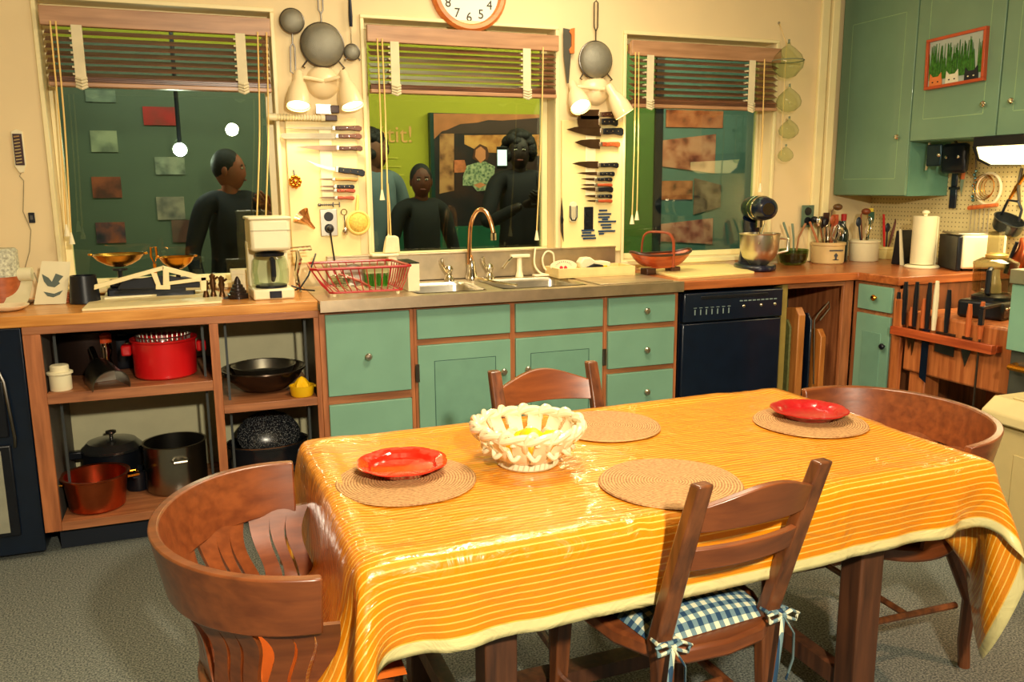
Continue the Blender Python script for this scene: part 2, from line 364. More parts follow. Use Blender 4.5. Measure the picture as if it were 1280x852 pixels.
DK=(14,16,24); SK=(170,80,50)
printcard(112,163,148,190,'black and white photo print upper left behind left window',[DK,(110,116,100),(170,170,140)],1,7)
printcard(114,221,153,247,'colour photo print with reddish face, middle row behind left window',[DK,(90,30,26),SK],2,8)
printcard(119,278,158,303,'colour photo print of a small group above the larger brass pan',[DK,(40,40,70),SK],3,10)
printcard(106,112,145,128,'faint grey photo print just under the left blind',[(50,60,60),(110,120,110),(140,150,130)],4,8)
printcard(178,133,224,157,'photo print with yellow and red blotches behind left window',[(230,160,20),(30,50,40),(190,30,30)],5,5)
printcard(193,196,232,218,'dark photo print beside the white spot glare behind left window',[DK,(60,70,70),(170,170,150)],6,9)
printcard(195,246,232,274,'pale photo print left of the dark shirted reflection figure behind left window',[(40,40,50),(110,100,96),(170,150,130)],7,9)
printcard(214,275,245,302,'small reddish brown photo print above the smaller brass pan',[(50,40,44),(100,60,54),(110,70,60)],8,8)
printcard(56,190,66,262,'dark narrow print at left edge behind left window',[DK,(40,40,50),(80,50,50)],9,8)
printcard(833,137,903,160,'wide red brown room picture at the top of blue grey panel',[(90,40,24),(190,90,50),(216,130,90)],11,9,skew=0)
printcard(826,171,893,212,'large red brown cutaway room picture on blue grey panel',[(60,24,22),(176,84,56),(222,150,120)],12,9,skew=.03)
printcard(823,226,865,249,'small picture of shelves in a peach frame on blue grey panel',[(50,30,26),(170,90,50),(214,130,90)],13,10)
printcard(868,227,900,263,'dark room picture right of the peach shelf picture',[(20,28,40),(90,60,50),(160,130,110)],14,10,skew=-.03)
printcard(826,277,890,302,'long pinkish room picture behind the wooden trug handle',[(80,30,40),(180,90,80),(226,160,140)],15,9,skew=.02)
# mural photograph of a cook in her kitchen (flat print)
a=wl(541,141,OUT-.05); c=wl(678,300,OUT-.05); mw=c.x-a.x; mh=a.z-c.z
mu=T('mural_print','large framed mural photo of a person in plaid shirt in a kitchen','picture',(a.x,OUT-.05,c.z))
bx(0,mw,-.01,.03,0,mh).build('board',photomat('mural_bg',[(12,14,24),(24,24,34),(60,34,30)],4,3),mu)
bx(-.03,0,-.02,.04,0,mh).build('dark_edge',mt('teal_black',(10,50,46),.4),mu)
q=lambda x,y:(wl(x,y,OUT-.05).x-a.x,wl(x,y,OUT-.05).z-c.z)
PK=mt('mural_peach',(196,116,70),.5,vary=.2,scale=8)
MB().prism([q(541,142),q(676,143),q(676,153),q(610,150),q(552,164),q(541,175)],-.012,-.008).build('printed_ceiling',PK,mu,smooth=0)
MB().prism([q(552,165),q(575,155),q(676,147),q(676,167),q(560,167)],-.013,-.009).build('printed_hood',mt('mural_brown',(70,44,38),.5),mu,smooth=0)
MB().prism([q(580,169),q(676,168),q(676,195),q(640,192),q(600,190),q(580,180)],-.013,-.009).build('printed_wall',photomat('mural_wall',[(60,30,24),(190,110,50),(226,160,90)],12,5),mu,smooth=0)
MB().prism([q(549,167),q(567,167),q(567,238),q(549,242)],-.013,-.009).build('printed_pegboard',photomat('mural_peg',[(70,40,34),(160,100,60),(200,140,90)],14,8),mu,smooth=0)
MB().prism([q(566,200),q(580,200),q(584,215),q(566,216)],-.013,-.009).build('printed_utensils',mt('mural_orange',(196,106,66),.5,vary=.3,scale=30),mu,smooth=0)
MB().prism([q(578,221),q(583,207),q(596,203),q(606,202),q(618,208),q(616,226),q(612,237),q(596,239),q(590,232),q(578,232)],-.015,-.011).build('printed_shirt',photomat('mural_shirt',[(30,50,46),(96,120,90),(190,190,150)],46,2),mu,smooth=0)
MB().prism([q(590,198),q(592,186),q(599,180),q(608,184),q(611,194),q(608,200),q(597,202)],-.016,-.012).build('printed_hair',mt('mural_hair',(90,44,24),.6),mu,smooth=0)
MB().prism([q(593,196),q(594,187),q(600,183),q(606,188),q(606,198),q(600,204)],-.018,-.014).build('printed_face',mt('mural_face',(214,130,86),.6),mu,smooth=0)
MB().prism([q(591,231),q(600,228),q(607,231),q(598,235)],-.018,-.014).build('printed_hands',mt('mural_face',(214,130,86),.6),mu,smooth=0)
# wall lettering
g=wl(517,178,OUT-.01)
tx=T('wall_lettering','salmon coloured wall lettering on the lime wall behind middle window','lettering',(g.x,OUT-.006,g.z))
textmesh('appétit!',.175,mt('salmon_ink',(236,170,96),.6),'letters',tx,(0,0,0),align='RIGHT')
o=textmesh('',.05,PAPER,'x',tx,(0,0,0)); bpy.data.objects.remove(o)
bl=MB()
for k in range(9): bl.box(-.62,-.12-(.12 if k%4==3 else 0)+.02*(k%3),-.001,.001,-.12-.062*k,-.112-.062*k)
bl.build('text_lines',mt('pale_ink',(214,196,70),.7),tx,smooth=0)
# dark desk beyond the middle window
o=bx(-.5,.5,-.05,.05,0,1.13).build('low_panel',mt('green_ledge',(24,96,70),.5),loc=(1.75,2.06,0)); tag(o,'low green panel seen behind the tap through middle window','panel')
# white glare: added glowing bulb standing in for a flash reflected in the pane
def glare_spot(px,py,y,label,r,col,es):
    p=wl(px,py,y); t=T('glare_bulb',label,'lamp',p); MB().tube([(0,.05,.03),(0,.05,CEIL-p.z-.002)],.012,8).build('stem',BLK,t)  # stem and housing are invented to carry the reflection bulb
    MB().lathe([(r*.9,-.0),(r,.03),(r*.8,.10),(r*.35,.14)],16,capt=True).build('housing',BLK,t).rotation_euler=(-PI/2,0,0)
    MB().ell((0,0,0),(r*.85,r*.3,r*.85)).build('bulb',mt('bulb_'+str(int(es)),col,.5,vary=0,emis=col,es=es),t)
    lamp('glare_light','POINT',(p.x,p.y-.12,p.z),4,lin(col)[:3],.05)
glare_spot(225,187,1.2,'round white glowing bulb standing in for a flash reflected in left window',.045,(255,255,240),40)
# ================================================================ BLINDS
def blind(i,a0,a1,label,tapes,cords,zbot):
    root=T('venetian_blind',label,'blind',((a0+a1)/2,-.035,0),0,None)
    x0,x1=a0+.004-(a0+a1)/2,a1-.004-(a0+a1)/2; cx=(a0+a1)/2
    bx(x0,x1,-.03,.0,2.105,2.182).build('valance',VAL,root,bevel=.003)
    bx(x0+.005,x1-.005,.0,.03,2.12,2.17).build('head_rail',VAL,root)
    n=7; zs=[2.085-(2.085-zbot-.03)*k/(n-.3) for k in range(n)]
    for k,z in enumerate(zs):
        t=.45
        bx(x0+.012,x1-.012,-.025,.025,-.0015,.0015).build('slat',SLAT,root,loc=(0,0,z)).rotation_euler=(t,0,random.uniform(-.002,.002))
    bx(x0+.01,x1-.01,-.027,.027,zbot,zbot+.018).build('bottom_rail',VAL,root,bevel=.003)
    q=MB()
    for k in range(4): q.box(x0+.012,x1-.012,-.025+.001*k,.025,zbot+.02+.0055*k,zbot+.0235+.0055*k)
    q.build('gathered_slats',SLAT,root)
    for px in tapes:
        u=wl(px,60+70*(px>400)*.5,-.06).x-cx
        q=MB().box(u-.021,u+.021,-.034,-.032,zbot+.0,2.11)
        q.build('ladder_tape',TAPE,root)
        q=MB()
        for z in zs: q.box(u-.03,u-.021,-.03,.02,z-.004,z+.004)
        for k in range(4):
            q.tube([(u-.02,-.036,zbot+.035-.012*k),(u+.002,-.047-.003*(k%2),zbot+.028-.013*k),(u+.022,-.036,zbot+.036-.012*k)],.006,6)
        q.build('tape_folds',TAPE,root)
    for (px,pyb,dx) in cords:
        p=wl(px,pyb,-.085); u=wl(px+dx,90,-.07).x-cx; zb=p.z
        cpath=[(u,-.035,2.12),(u+(p.x-cx-u)*.4+.004,-.042,1.7),(p.x-cx,-.05,zb+.05)]
        q=MB().tube(crs(cpath,6),.0035,6).build('cord',CORD,root)
        MB().lathe([(.004,.05),(.013,.0)],10,(p.x-cx,-.05,zb),capt=True).build('tassel',WHITE,q)
    return root
blind(1,W[0][0]+.012,W[0][1]-.0,'wide wooden venetian blind over the left window, half raised',[98,301],[(84,295,-15),(90,305,-14),(322,285,3),(333,285,3)],1.862)
blind(2,*W[1][:2],'wooden venetian blind over the middle window behind the tap',[494,658],[(478,250,-5),(486,305,-7),(671,300,8)],1.875)
blind(3,*W[2][:2],'greyish wooden venetian blind over the right window behind the stand mixer',[812,939],[(790,280,4),(796,275,2),(950,240,5)],1.842)

# ================================================================ PIERS: knife boards, sieves, sconces
def board(px0,px1,py0,py1,label,cx_strip):
    a=wl(px0,py0,-.02); c=wl(px1,py1,-.02); x0,x1=a.x,c.x; z0,z1=1.075,a.z
    r=T('knife_board',label,'board',((x0+x1)/2,0,z0)); h=(x1-x0)/2
    bx(-h,h,-.018,-.001,0,z1-z0).build('panel',mt('board_white',(246,226,160),.4,vary=.03),r,bevel=.003)
    s=cx_strip-(x0+x1)/2
    bx(s-.03,s+.03,-.026,-.018,.30,z1-z0-.05).build('magnet_strip',mt('magnet_cream',(250,236,190),.4,vary=0),r,bevel=.004)
    return r
board(356,452,146,325,'white knife board between the left and middle windows',wl(407,190,-.02).x)
board(703,776,150,318,'white knife board between the middle and right windows',wl(738,190,-.02).x)
YK=-.034
PALEB=mt('pale_blade',(150,140,118),.45,.8)
def knife(px0,pxb,px1,py,hb,label,hm=WDH,kind='chef',bm=None,curve=0,hh=None,group=None,pyr=None,rivets=3,name='kitchen_knife',cat='knife',y=YK):
    """tip pixel px0, heel px b, handle end px1, row py"""
    A=wl(px0,py,y); B=wl(pxb,(py+(pyr or py))/2,y); C=wl(px1,pyr or py,y)
    L=(B-A).length; H=(C-B).length; ang=math.atan2(C.z-A.z,C.x-A.x)
    r=T(name,label,cat,A,0,group); r.rotation_euler=(0,-ang,0)
    hh=hh or .021
    if kind=='chef': o=[(0,hb*.18),(L*.25,hb*.42),(L*.6,hb*.5),(L,hb*.5),(L,-hb*.5),(L*.62,-hb*.42),(L*.3,-hb*.14)]
    elif kind=='slicer': o=[(0,hb*.3),(L*.05,hb*.5),(L,hb*.5),(L,-hb*.5),(L*.06,-hb*.5),(0,-hb*.1)]
    elif kind=='curve': o=[(0,hb*1.6),(L*.3,hb*1.0),(L*.7,hb*.55),(L,hb*.5),(L,-hb*.5),(L*.7,-hb*.35),(L*.35,.2*hb)]
    else: o=[(0,0),(L*.3,hb*.45),(L,hb*.5),(L,-hb*.5),(L*.4,-hb*.4)]
    MB().prism(o,-.001,.001).build('blade',bm or BLADE,r,smooth=0)
    bx(L-.004,L+.012,-.006,.006,-hh*.5,hh*.5).build('bolster',STEEL,r,bevel=.002)
    ho=[(L+.012,hh*.45),(L+H*.5,hh*.5),(L+H*.9,hh*.55),(L+H,hh*.25),(L+H,-hh*.45),(L+H*.93,-hh*.7),(L+H*.6,-hh*.42),(L+H*.3,-hh*.5),(L+.012,-hh*.45)]
    MB().prism(ho,-.009,.009).build('handle',hm,r,bevel=.003)
    if rivets:
        q=MB()
        for k in range(rivets):
            X=L+H*(.25+.25*k); q.ell((X,-.0095,0),(.0035,.0015,.0035),8,4)
        q.build('rivets',CHROME,r)
    return r
# left board
knife(352,416,452,160,.012,'long thin steel with brown riveted handle, topmost riveted handle on left board',WDH,'point',bm=PALEB)
knife(351,420,452,170,.026,'long straight slicing knife with blunt end, second from top on left board',WDH,'slicer',bm=PALEB)
knife(370,421,453,185,.026,'slim pointed carving knife with brown handle, below the blunt slicer',WDH,'chef')
knife(383,420,456,207,.016,'curved boning knife with large black handle on left board',BLK,'curve',pyr=216,hh=.028,bm=STEEL)
knife(398,416,447,224,.010,'thin little knife with pale wooden handle on left board',wood('pale_wood',(186,120,50),(222,160,80)),'point',hh=.013,rivets=0)
knife(399,418,443,233,.010,'small paring knife with black riveted handle on left board',BLK,'point',hh=.017)
knife(399,418,444,238,.010,'small paring knife with dark red handle just under the black paring knife, left board',WDR,'point',hh=.015,rivets=2)
knife(398,419,443,247,.010,'lowest small knife with reddish handle on left board',WDR,'point',hh=.015,rivets=0)
# right board
knife(725,749,768,143,.05,'broad dark knife behind the right cone shade, uppermost on right board',WDH,'slicer',hh=.026,y=-.04)
knife(722,749,772,152,.06,'cleaver with black handle below the uppermost knife, right board',BLK,'slicer',hh=.034,y=-.04)
knife(708,751,779,164,.052,'largest chef knife with black handle and brass bands on right board',BLK,'chef',hh=.034)
knife(718,750,775,180,.050,'broad chef knife with red brown handle on right board',WDR,'chef',hh=.024)
knife(715,748,773,206,.038,'medium chef knife with black riveted handle on right board',BLK,'chef',hh=.024)
knife(721,747,768,217,.018,'narrow knife with black handle under the medium chef knife, right board',BLK,'chef',hh=.020)
knife(726,744,765,224,.014,'small black handled knife, first of the close set small knives, right board',BLK,'chef',hh=.018)
knife(726,744,765,231,.011,'thin small knife with dark red handle on right board',WDR,'point',hh=.014,rivets=0)
knife(725,745,766,236.5,.020,'small knife with thick black handle just below the dark red one, right board',BLK,'chef',hh=.024,rivets=0)
knife(731,745,765,245,.013,'short black riveted paring knife second from bottom, right board',BLK,'chef',hh=.018)
knife(732,745,765,251,.010,'lowest short knife with brown handle on right board',WDR,'point',hh=.015,rivets=0)
def hang(name,label,cat,px,py,y=-.03,group=None): return T(name,label,cat,wl(px,py,y),0,group)
t=hang('sharpening_steel','white ribbed roller shaped tool with dark handle under left cone shade','tool',335,146,-.05)
L=(wl(412,146,-.05)-t.location).x
q=MB(); pr=[(-.001,.004),(0,.016),(.035,.017),(.04,.013)]
k=.045
while k<L*.84: pr+=[(k,.016),(k+.007,.011)]; k+=.013
pr+=[(L*.86,.016),(L*.92,.015)]
q.lathe([(r,x) for x,r in pr],14,capt=True); o=q.build('ribbed_rod',WHITE,t); o.rotation_euler=(0,PI/2,0)
bx(L*.92,L*1.12,-.014,.014,-.013,.013).build('handle',WDH,t,bevel=.003)
t=hang('palette_tool','flat steel scraper with brown handle between the left cone shades','tool',395,136,-.045)
L=(wl(424,136,-.045)-t.location).x
bx(0,L*.65,-.001,.001,-.022,.022).build('blade',STEEL,t); bx(L*.62,L*1.0,-.008,.008,-.018,.018).build('handle',WDH,t,bevel=.003)
# ornament, funnel, corkscrew, measuring spoon, tea strainer
t=hang('wall_ornament','small round silver and brass ornament hanging on left board','ornament',369,227,-.03)
q=MB()
for k in range(9):
    a=k*2*PI/9; q.ell((.022*math.cos(a),-.004,.022*math.sin(a)),(.009,.008,.011),8,6)
q.ell((0,-.006,0),(.012,.01,.012),10,6); q.build('rosette',BRASS,t); MB().tube([(0,0,.03),(-.004,0,.045),(-.004,0,.055)],.004,6).build('loop',DSTEEL,t)
t=hang('funnel','small copper coloured funnel hanging on left board beside the outlet','funnel',376,268,-.06)
o=MB().lathe([(.044,.0),(.042,-.004),(.012,-.055),(.006,-.095),(.004,-.094),(.009,-.054),(.038,-.002)],20,capb=False).build('cone',mt('copper_pink',(226,166,120),.25,1,vary=.1),t); o.rotation_euler=(.25,-.75,0)
t=hang('skewer_bundle','small metal skewer bundle lying under the lowest small knife, left board','utensil',398,256,-.03)
q=MB().tube([(0,0,0),(.10,0,.002)],.0025,6).tube([(.07,-.004,-.012),(.07,-.004,.012)],.003,6).tube([(.1,-.004,-.012),(.1,-.004,.012)],.003,6).ell((.006,0,0),(.01,.006,.008),8,6)
for k in range(6): q.ell((.02+.009*k,-.002,0),(.004,.004,.006),6,4)
q.build('skewers',DSTEEL,t)
def outlet(name,label,px,py,w,h,plate,cord=None):
    p=wl(px,py,-.02); t=T(name,label,'outlet',p)
    bx(-w/2,w/2,-.006,0,-h/2,h/2).build('plate',plate,t,bevel=.003)
    for s in (1,-1):
        MB().lathe([(w*.28,0),(w*.26,.004)],18,capt=True).build('socket',BLK,t,loc=(0,-.006,s*h*.22)).rotation_euler=(PI/2,0,0)
    return t
t=outlet('wall_outlet','steel wall outlet with plugged in cord on left knife board',411,278,.082,.13,STEEL)
q=MB().ell((0,-.03,-.03),(.018,.02,.018),10,8); q.build('plug',BLK,t)
c=[(0,-.04,-.04),(.004,-.045,-.10),(.012,-.05,-.18)]
MB().tube(crs(c),.004,8).build('cord',BLK,t)
outlet('wall_outlet','dark wall outlet beside the blue strips on right knife board',735.5,273,.055,.125,BLK)
t=hang('measuring_spoon','silver ring with small hanging spoon between outlet and yellow strainer','spoon',430,265,-.035)
q=MB().tube(arcpts((0,0),.014,0,2*PI,16)[:-1],.0025,6,closed=True); o=q.build('ring',CHROME,t); o.rotation_euler=(PI/2,0,0)
MB().tube([(0,0,-.014),(.002,-.004,-.075)],.003,6).build('handle',CHROME,t); MB().ell((.002,-.008,-.092),(.014,.01,.019),14,8).build('bowl',CHROME,t)
t=hang('tea_strainer','yellowish round strainer with handle up, at right edge of left board','strainer',448,278,-.05)
q=MB().tube(arcpts((0,0),.052,0,2*PI,28)[:-1],.007,8,closed=True); o=q.build('rim',mt('cream_rim',(250,216,120),.5),t); o.rotation_euler=(PI/2,0,0)
MB().grid(lambda u,v:(.048*u*math.cos(2*PI*v),-.02*math.sqrt(max(0,1-u*u)),.048*u*math.sin(2*PI*v)),6,24).build('mesh_bowl',mt('straw_mesh',(246,200,90),.6,vary=.3,scale=120),t)
MB().prism([(-.012,.05),(.004,.05),(.010,.13),(-.002,.135)],-.004,.004).build('handle',mt('cream_rim',(250,216,120),.5),t,bevel=.002)
# right board small things
t=hang('letter_knife','thin dark double pointed blade hanging upright on right board','knife',702,275,-.03)
a=wl(702,247,-.03).z-t.location.z; c=wl(704,302,-.03).z-t.location.z
MB().prism([(0,a),(.008,a*.4),(.009,0),(.010,c*.4),(.012,c),(-.004,c*.5),(-.006,0),(-.004,a*.5)],-.002,.002).build('blade',DSTEEL,t,smooth=0); MB().ell((.002,-.003,.0),(.009,.004,.02),8,6).build('boss',BLK,t)
t=hang('vegetable_peeler','U shaped dark metal peeler in a pale holder on right board','peeler',716.5,264,-.03)
MB().prism([(-.024,.03),(-.018,.045),(0,.052),(.018,.045),(.024,.03),(.022,-.05),(0,-.06),(-.022,-.05)],-.002,.004).build('holder',WHITE,t,bevel=.002)
MB().tube([(-.02,-.006,.03),(-.02,-.006,-.03),(-.010,-.006,-.047),(.010,-.006,-.047),(.02,-.006,-.03),(.02,-.006,.03)],.004,8).build('frame',BLK,t)
q=MB()
for k in range(3): q.tube([(-.010+.01*k,-.006,.025),(-.010+.01*k,-.006,-.04)],.0018,6)
q.build('wires',STEEL,t)
for lab,rows in (('cluster of thin dark blue horizontal strips at lower right of right board',[(263,749,759),(267.5,748,764),(271.5,748,762),(274,753,760),(277,748,770),(281,751,764),(284.5,753,764),(289,748,769),(292,749,755)]),
                 ('small cluster of dark blue horizontal strips under the dark outlet, right board',[(288,727,743),(291,728,739),(294.5,727,744),(298,729,745)])):
    p=wl(rows[0][1],rows[-1][0],-.02); t=T('strip_cluster',lab,'strips',p)
    for (py,x0,x1) in rows:
        A=wl(x0,py,-.024); B=wl(x1,py,-.024)
        bx(A.x-p.x,B.x-p.x,-.006,.0,A.z-p.z-.0045,A.z-p.z+.0045).build('strip',mt('strip_blue',(30,60,96),.5),t)
# sieves
def sieve(px,py,r,label,up,hl,depth=.05,legs=True,hm=None,name='sieve',lean=0):
    t=T(name,label,'sieve',wl(px,py,-.03)); t.rotation_euler=(0,lean,0)
    q=MB().tube(arcpts((0,0),r,0,2*PI,36)[:-1],.005,8,closed=True); o=q.build('rim',DSTEEL,t); o.rotation_euler=(PI/2,0,0)
    MB().grid(lambda u,v:(r*math.sin(u*PI/2)*math.cos(2*PI*v),-depth*math.cos(u*PI/2),r*math.sin(u*PI/2)*math.sin(2*PI*v)),10,36).build('mesh_bowl',mt('wire_mesh',(140,138,124),.45,.5,vary=.18,scale=9,bump=.5,bscale=400),t)
    s=1 if up else -1
    if hm: MB().tube([(0,0,s*r),(0,0,s*(r+hl*.4))],.003,6).build('shank',CHROME,t); MB().tube([(0,0,s*(r+hl*.38)),(0,0,s*(r+hl*.6)),(0,0,s*(r+hl))],[.008,.010,.007],8).build('handle',hm,t)
    else:
        q=MB().tube([(0,0,s*r),(0,0,s*(r+hl*.25)),(-.010,0,s*(r+hl*.35)),(-.011,0,s*(r+hl*.95)),(0,0,s*(r+hl)),(.011,0,s*(r+hl*.95)),(.010,0,s*(r+hl*.35)),(0,0,s*(r+hl*.25))],.0035,6); q.build('handle',DSTEEL,t)
    if legs:
        q=MB()
        for d in (-1,1): q.tube([(d*r*.72,0,-s*r*.7),(d*r*1.0,-.01,-s*r*1.05),(d*r*.88,-.01,-s*r*1.10)],.004,6)
        q.build('hooks',DSTEEL,t)
    return t
sieve(403,56,.097,'large round wire sieve with handle up, above the left sconce',True,.16)
sieve(744.5,75,.093,'round wire sieve with long handle up, above the right sconce',True,.20)
t=sieve(365,26,.052,'small shiny strainer with long handle hanging down, left of the big left sieve',False,.18,.03,False,lean=.03)
sieve(440,65,.034,'tiny strainer with black handle up, right of the big left sieve',True,.21,.02,True,hm=NAVY)
t=hang('hand_saw','small saw with orange wooden handle hanging above right knife board','saw',708,70,-.03)
P=lambda x,y:(wl(x,y,-.03).x-t.location.x,wl(x,y,-.03).z-t.location.z)
MB().prism([P(704,35),P(714,37),P(713.5,70),P(711,104),P(708.5,104),P(704.5,70)],-.001,.001).build('blade',mt('saw_steel',(110,110,100),.4,.8),t,smooth=0)
MB().prism([P(713,36),P(718,35),P(717.5,67),P(712,67),P(711,62),P(714,58),P(714,44),P(711,40)],-.008,.006).build('handle',mt('saw_orange',(206,116,50),.5),t,bevel=.002)
# wall clock
p=wl(585,-11,-.0); t=T('wall_clock','round wall clock with orange wooden rim and black numerals over middle window','clock',(p.x,0,p.z))
R_=.195
q=MB().lathe([(R_*.80,.0),(R_*.80,.022),(R_*.84,.034),(R_*.93,.036),(R_,.02),(R_,.0)],48,capb=False); q.build('rim',wood('clock_rim',(206,104,40),(232,140,66),'x'),t,loc=(0,-.001,0)).rotation_euler=(PI/2,0,0)
MB().lathe([(R_*.82,0),(R_*.82,.010)],40,capt=True).build('dial',mt('dial_white',(250,246,220),.4,vary=0),t,loc=(0,-.001,0)).rotation_euler=(PI/2,0,0)
INK=mt('ink_black',(20,18,18),.6,vary=0)
for h in range(1,13):
    a=PI/2-h*PI/6; textmesh(str(h),.062,INK,'numeral',t,(R_*.63*math.cos(a),-.0125,R_*.63*math.sin(a)-.02))
MB().prism([(-.004,-.03),(.004,-.03),(.002,.10),(-.002,.10)],-.016,-.014).build('minute_hand',INK,t); MB().prism([(-.03,-.004),(.07,.03),(.068,.036),(-.03,.004)],-.0185,-.0165).build('hour_hand',INK,t)
# twin sconces
def sconce(pxb,pyb,heads,label):
    p=wl(pxb,pyb,0); t=T('wall_sconce',label,'lamp',(p.x,0,p.z))
    SH=mt('shade_cream',(244,222,176),.3,vary=.02,coat=.3)
    MB().lathe([(.078,0),(.076,.012),(.062,.035),(.03,.052),(.001,.056)],28).build('wall_dome',SH,t).rotation_euler=(PI/2,0,0)
    for (px,py,rx,ry,lab) in heads:
        c=wl(px,py,-.14)-Vector((p.x,0,p.z)); 
        # shade: mouth centre c, axis up and leaning
        ax=Vector((rx,ry,1)).normalized(); M=ax.to_track_quat('Z','Y').to_matrix().to_4x4(); M.translation=c
        q=MB(); q.X=M; q.lathe([(.052,.0),(.054,.008),(.050,.055),(.036,.105),(.024,.125),(.022,.165),(.016,.175),(.001,.176)],28,capb=False); q.build('shade',SH,t)
        q=MB(); q.X=M; q.lathe([(.047,.012),(.030,.02),(.001,.004)],24,capb=False); q.build('bulb',mt('bulb_warm',(255,240,170),.4,vary=0,emis=(255,226,140),es=14),t)
        top=c+ax*.15
        MB().tube([tuple(top),tuple((top+Vector((0,-.04,0)))*.5+Vector((0,-.02,0))),(0,-.05,.0)],.009,8).build('arm',SH,t)
        w=Vector((p.x,0,p.z))+c-ax*.02
        lamp('sconce_light','SPOT',w,4.6,(1.,.82,.46),.04,w-ax+Vector((0,.25,0)),spot=2.3,blend=.6)
    return t
sconce(403,103,[(373,133,.10,.42,''),(441,133,-.18,.36,'')],'twin cream cone sconce above left knife board')
sconce(744,113,[(726,134,.0,.85,''),(781,143,-.55,.25,'')],'twin cream cone sconce above right knife board')

# ================================================================ LEFT WALL BITS
t=hang('thermometer','white thermometer shaped plaque with silver ribbed strip left of left window','thermometer',24,190,-.001)
MB().prism([(-.022,.085),(0,.095),(.022,.085),(.024,-.05),(.012,-.085),(-.006,-.088),(-.022,-.06)],-.012,0).build('body',WHITE,t,bevel=.003)
bx(-.016,.018,-.016,-.012,-.055,.075).build('dark_window',mt('dark_bronze',(60,36,36),.4),t)
q=MB()
for k in range(9): q.tube([(-.012,-.018,.062-.0135*k),(.010,-.018,.066-.0135*k)],.003,6)
q.build('silver_bars',CHROME,t)
MB().tube([(0,-.004,-.085),(-.008,-.004,-.10),(.006,-.004,-.12),(.0,-.004,-.17),(-.01,-.004,-.25),(.012,-.004,-.33),(-.002,-.004,-.42),(-.03,-.004,-.5)],.0018,6).build('wire',mt('grey_wire',(150,140,110),.6),t)
t=hang('wall_switch','tiny black switch on the wall left of left window','switch',40,272,-.001)
bx(-.012,.012,-.008,0,-.022,.022).build('plate',BLK,t,bevel=.002); bx(-.005,.005,-.013,-.008,-.008,.01).build('toggle',DSTEEL,t)
# ================================================================ BASE CABINETS (window wall)
def knob(parent,x,y,z,r=.016,mat=None,dirx=False):
    q=MB().lathe([(.006,0),(.006,.010),(r,.016),(r,.022),(r*.7,.028),(.001,.029)],18)
    o=q.build('knob',mat or STEEL,parent,loc=(x,y,z)); o.rotation_euler=(PI/2,0,0) if not dirx else (0,-PI/2,0); return o
DARKIN=mt('dark_interior',(44,52,58),.7,vary=.1); KICK=mt('toe_kick',(16,26,40),.6)
def framebox(r,x0,x1,z0=.10,z1=.922): pass
# open shelf unit
X0,X1=-.782,.320; r=T('shelf_unit','open wooden shelf unit full of pots under the left window','shelf unit',((X0+X1)/2,YF,0)); cx=(X0+X1)/2
f=MB(); f.box(X0-cx,X1-cx,0,.02,.893,.924); f.build('top_rail',FRAME,r,bevel=.002)
for a,c in ((-.782,-.722),(-.118,-.083),(.298,.320)):
    bx(a-cx,c-cx,0,.02,.10,.893).build('stile',FRAMEV,r,bevel=.002)
    bx(a-cx+.012,c-cx-.008,.02,.57,.10,.90).build('partition',mt('grey_partition',(92,88,80),.6),r)
z=lambda px,py:wl(px,py,YF).z
sh=[(-.722,-.118,z(150,485),z(150,498)),(-.083,.298,z(335,502),z(335,512))]
for a,c,zt,zb in sh: bx(a-cx,c-cx,0,.55,zb,zt).build('shelf',FRAME,r,bevel=.002)
bx(X0-cx+.06,X1-cx,0,.56,.10,.135).build('bottom_board',FRAME,r,bevel=.002)
bx(X0-cx,X1-cx,.56,.575,.10,.90).build('back_board',mt('back_board_cream',(206,200,160),.6,vary=.05),r)
bx(X0-cx+.04,X1-cx,.07,.09,0,.10).build('toe_kick',KICK,r)
bx(X0-cx,X1-cx,.02,.56,.893,.92).build('top_board',DARKIN,r)
for xx in (-.69,-.145,-.055,.27):
    bx(xx-cx-.005,xx-cx+.005,.09,.093,.14,.89).build('shelf_track',mt('track_grey',(70,74,74),.5,.4),r)
# cabinet units with frames, doors and drawers
def front(r,kind,x0,x1,z0,z1,knobs=(),panel=False,label=None,hinge=None):
    o=bx(x0,x1,-.016,.004,z0,z1).build(kind,TEAL,r,bevel=.0025)
    if panel:
        w=.075; bx(x0+w,x1-w,-.0175,-.012,z0+w,z1-w).build('recessed_panel',mt('teal_panel',(114,158,136),.42,vary=.06),o,bevel=.0015)
        q=MB(); g=.003
        for a in ((x0+w-g,x1-w+g,z1-w,z1-w+g),(x0+w-g,x1-w+g,z0+w-g,z0+w),(x0+w-g,x0+w,z0+w,z1-w),(x1-w,x1-w+g,z0+w,z1-w)): q.box(a[0],a[1],-.0172,-.015,a[2],a[3])
        q.build('panel_groove',mt('teal_dark',(50,88,80),.5),o,smooth=0)
    for kx,kz in knobs: knob(o,kx,-.016,kz)
    return o
def cab(name,label,x0,x1,rails,stiles):
    cx=(x0+x1)/2; r=T(name,label,'cabinet',(cx,YF,0))
    bx(x0-cx,x1-cx,.02,.57,.10,.76).build('body',DARKIN,r)
    for a,c in stiles: bx(a-cx,c-cx,0,.02,.10,.922).build('stile',FRAMEV,r,bevel=.0015)
    for a,c,za,zb in rails: bx(a-cx,c-cx,.001,.02,za,zb).build('rail',FRAME,r,bevel=.0015)
    bx(x0-cx,x1-cx,.07,.09,0,.10).build('toe_kick',KICK,r)
    return r,cx
ZD1,ZD1B,ZD2,ZD3=.771,.741,.557,.529
r,cx=cab('base_cabinet','green drawer cabinet with one tall knobbed drawer left of the sink',.321,.729,[(.345,.716,.902,.922),(.345,.716,wl(455,502,YF).z,wl(455,491,YF).z),(.345,.716,.10,.12)],[(.321,.345),(.712,.729)])
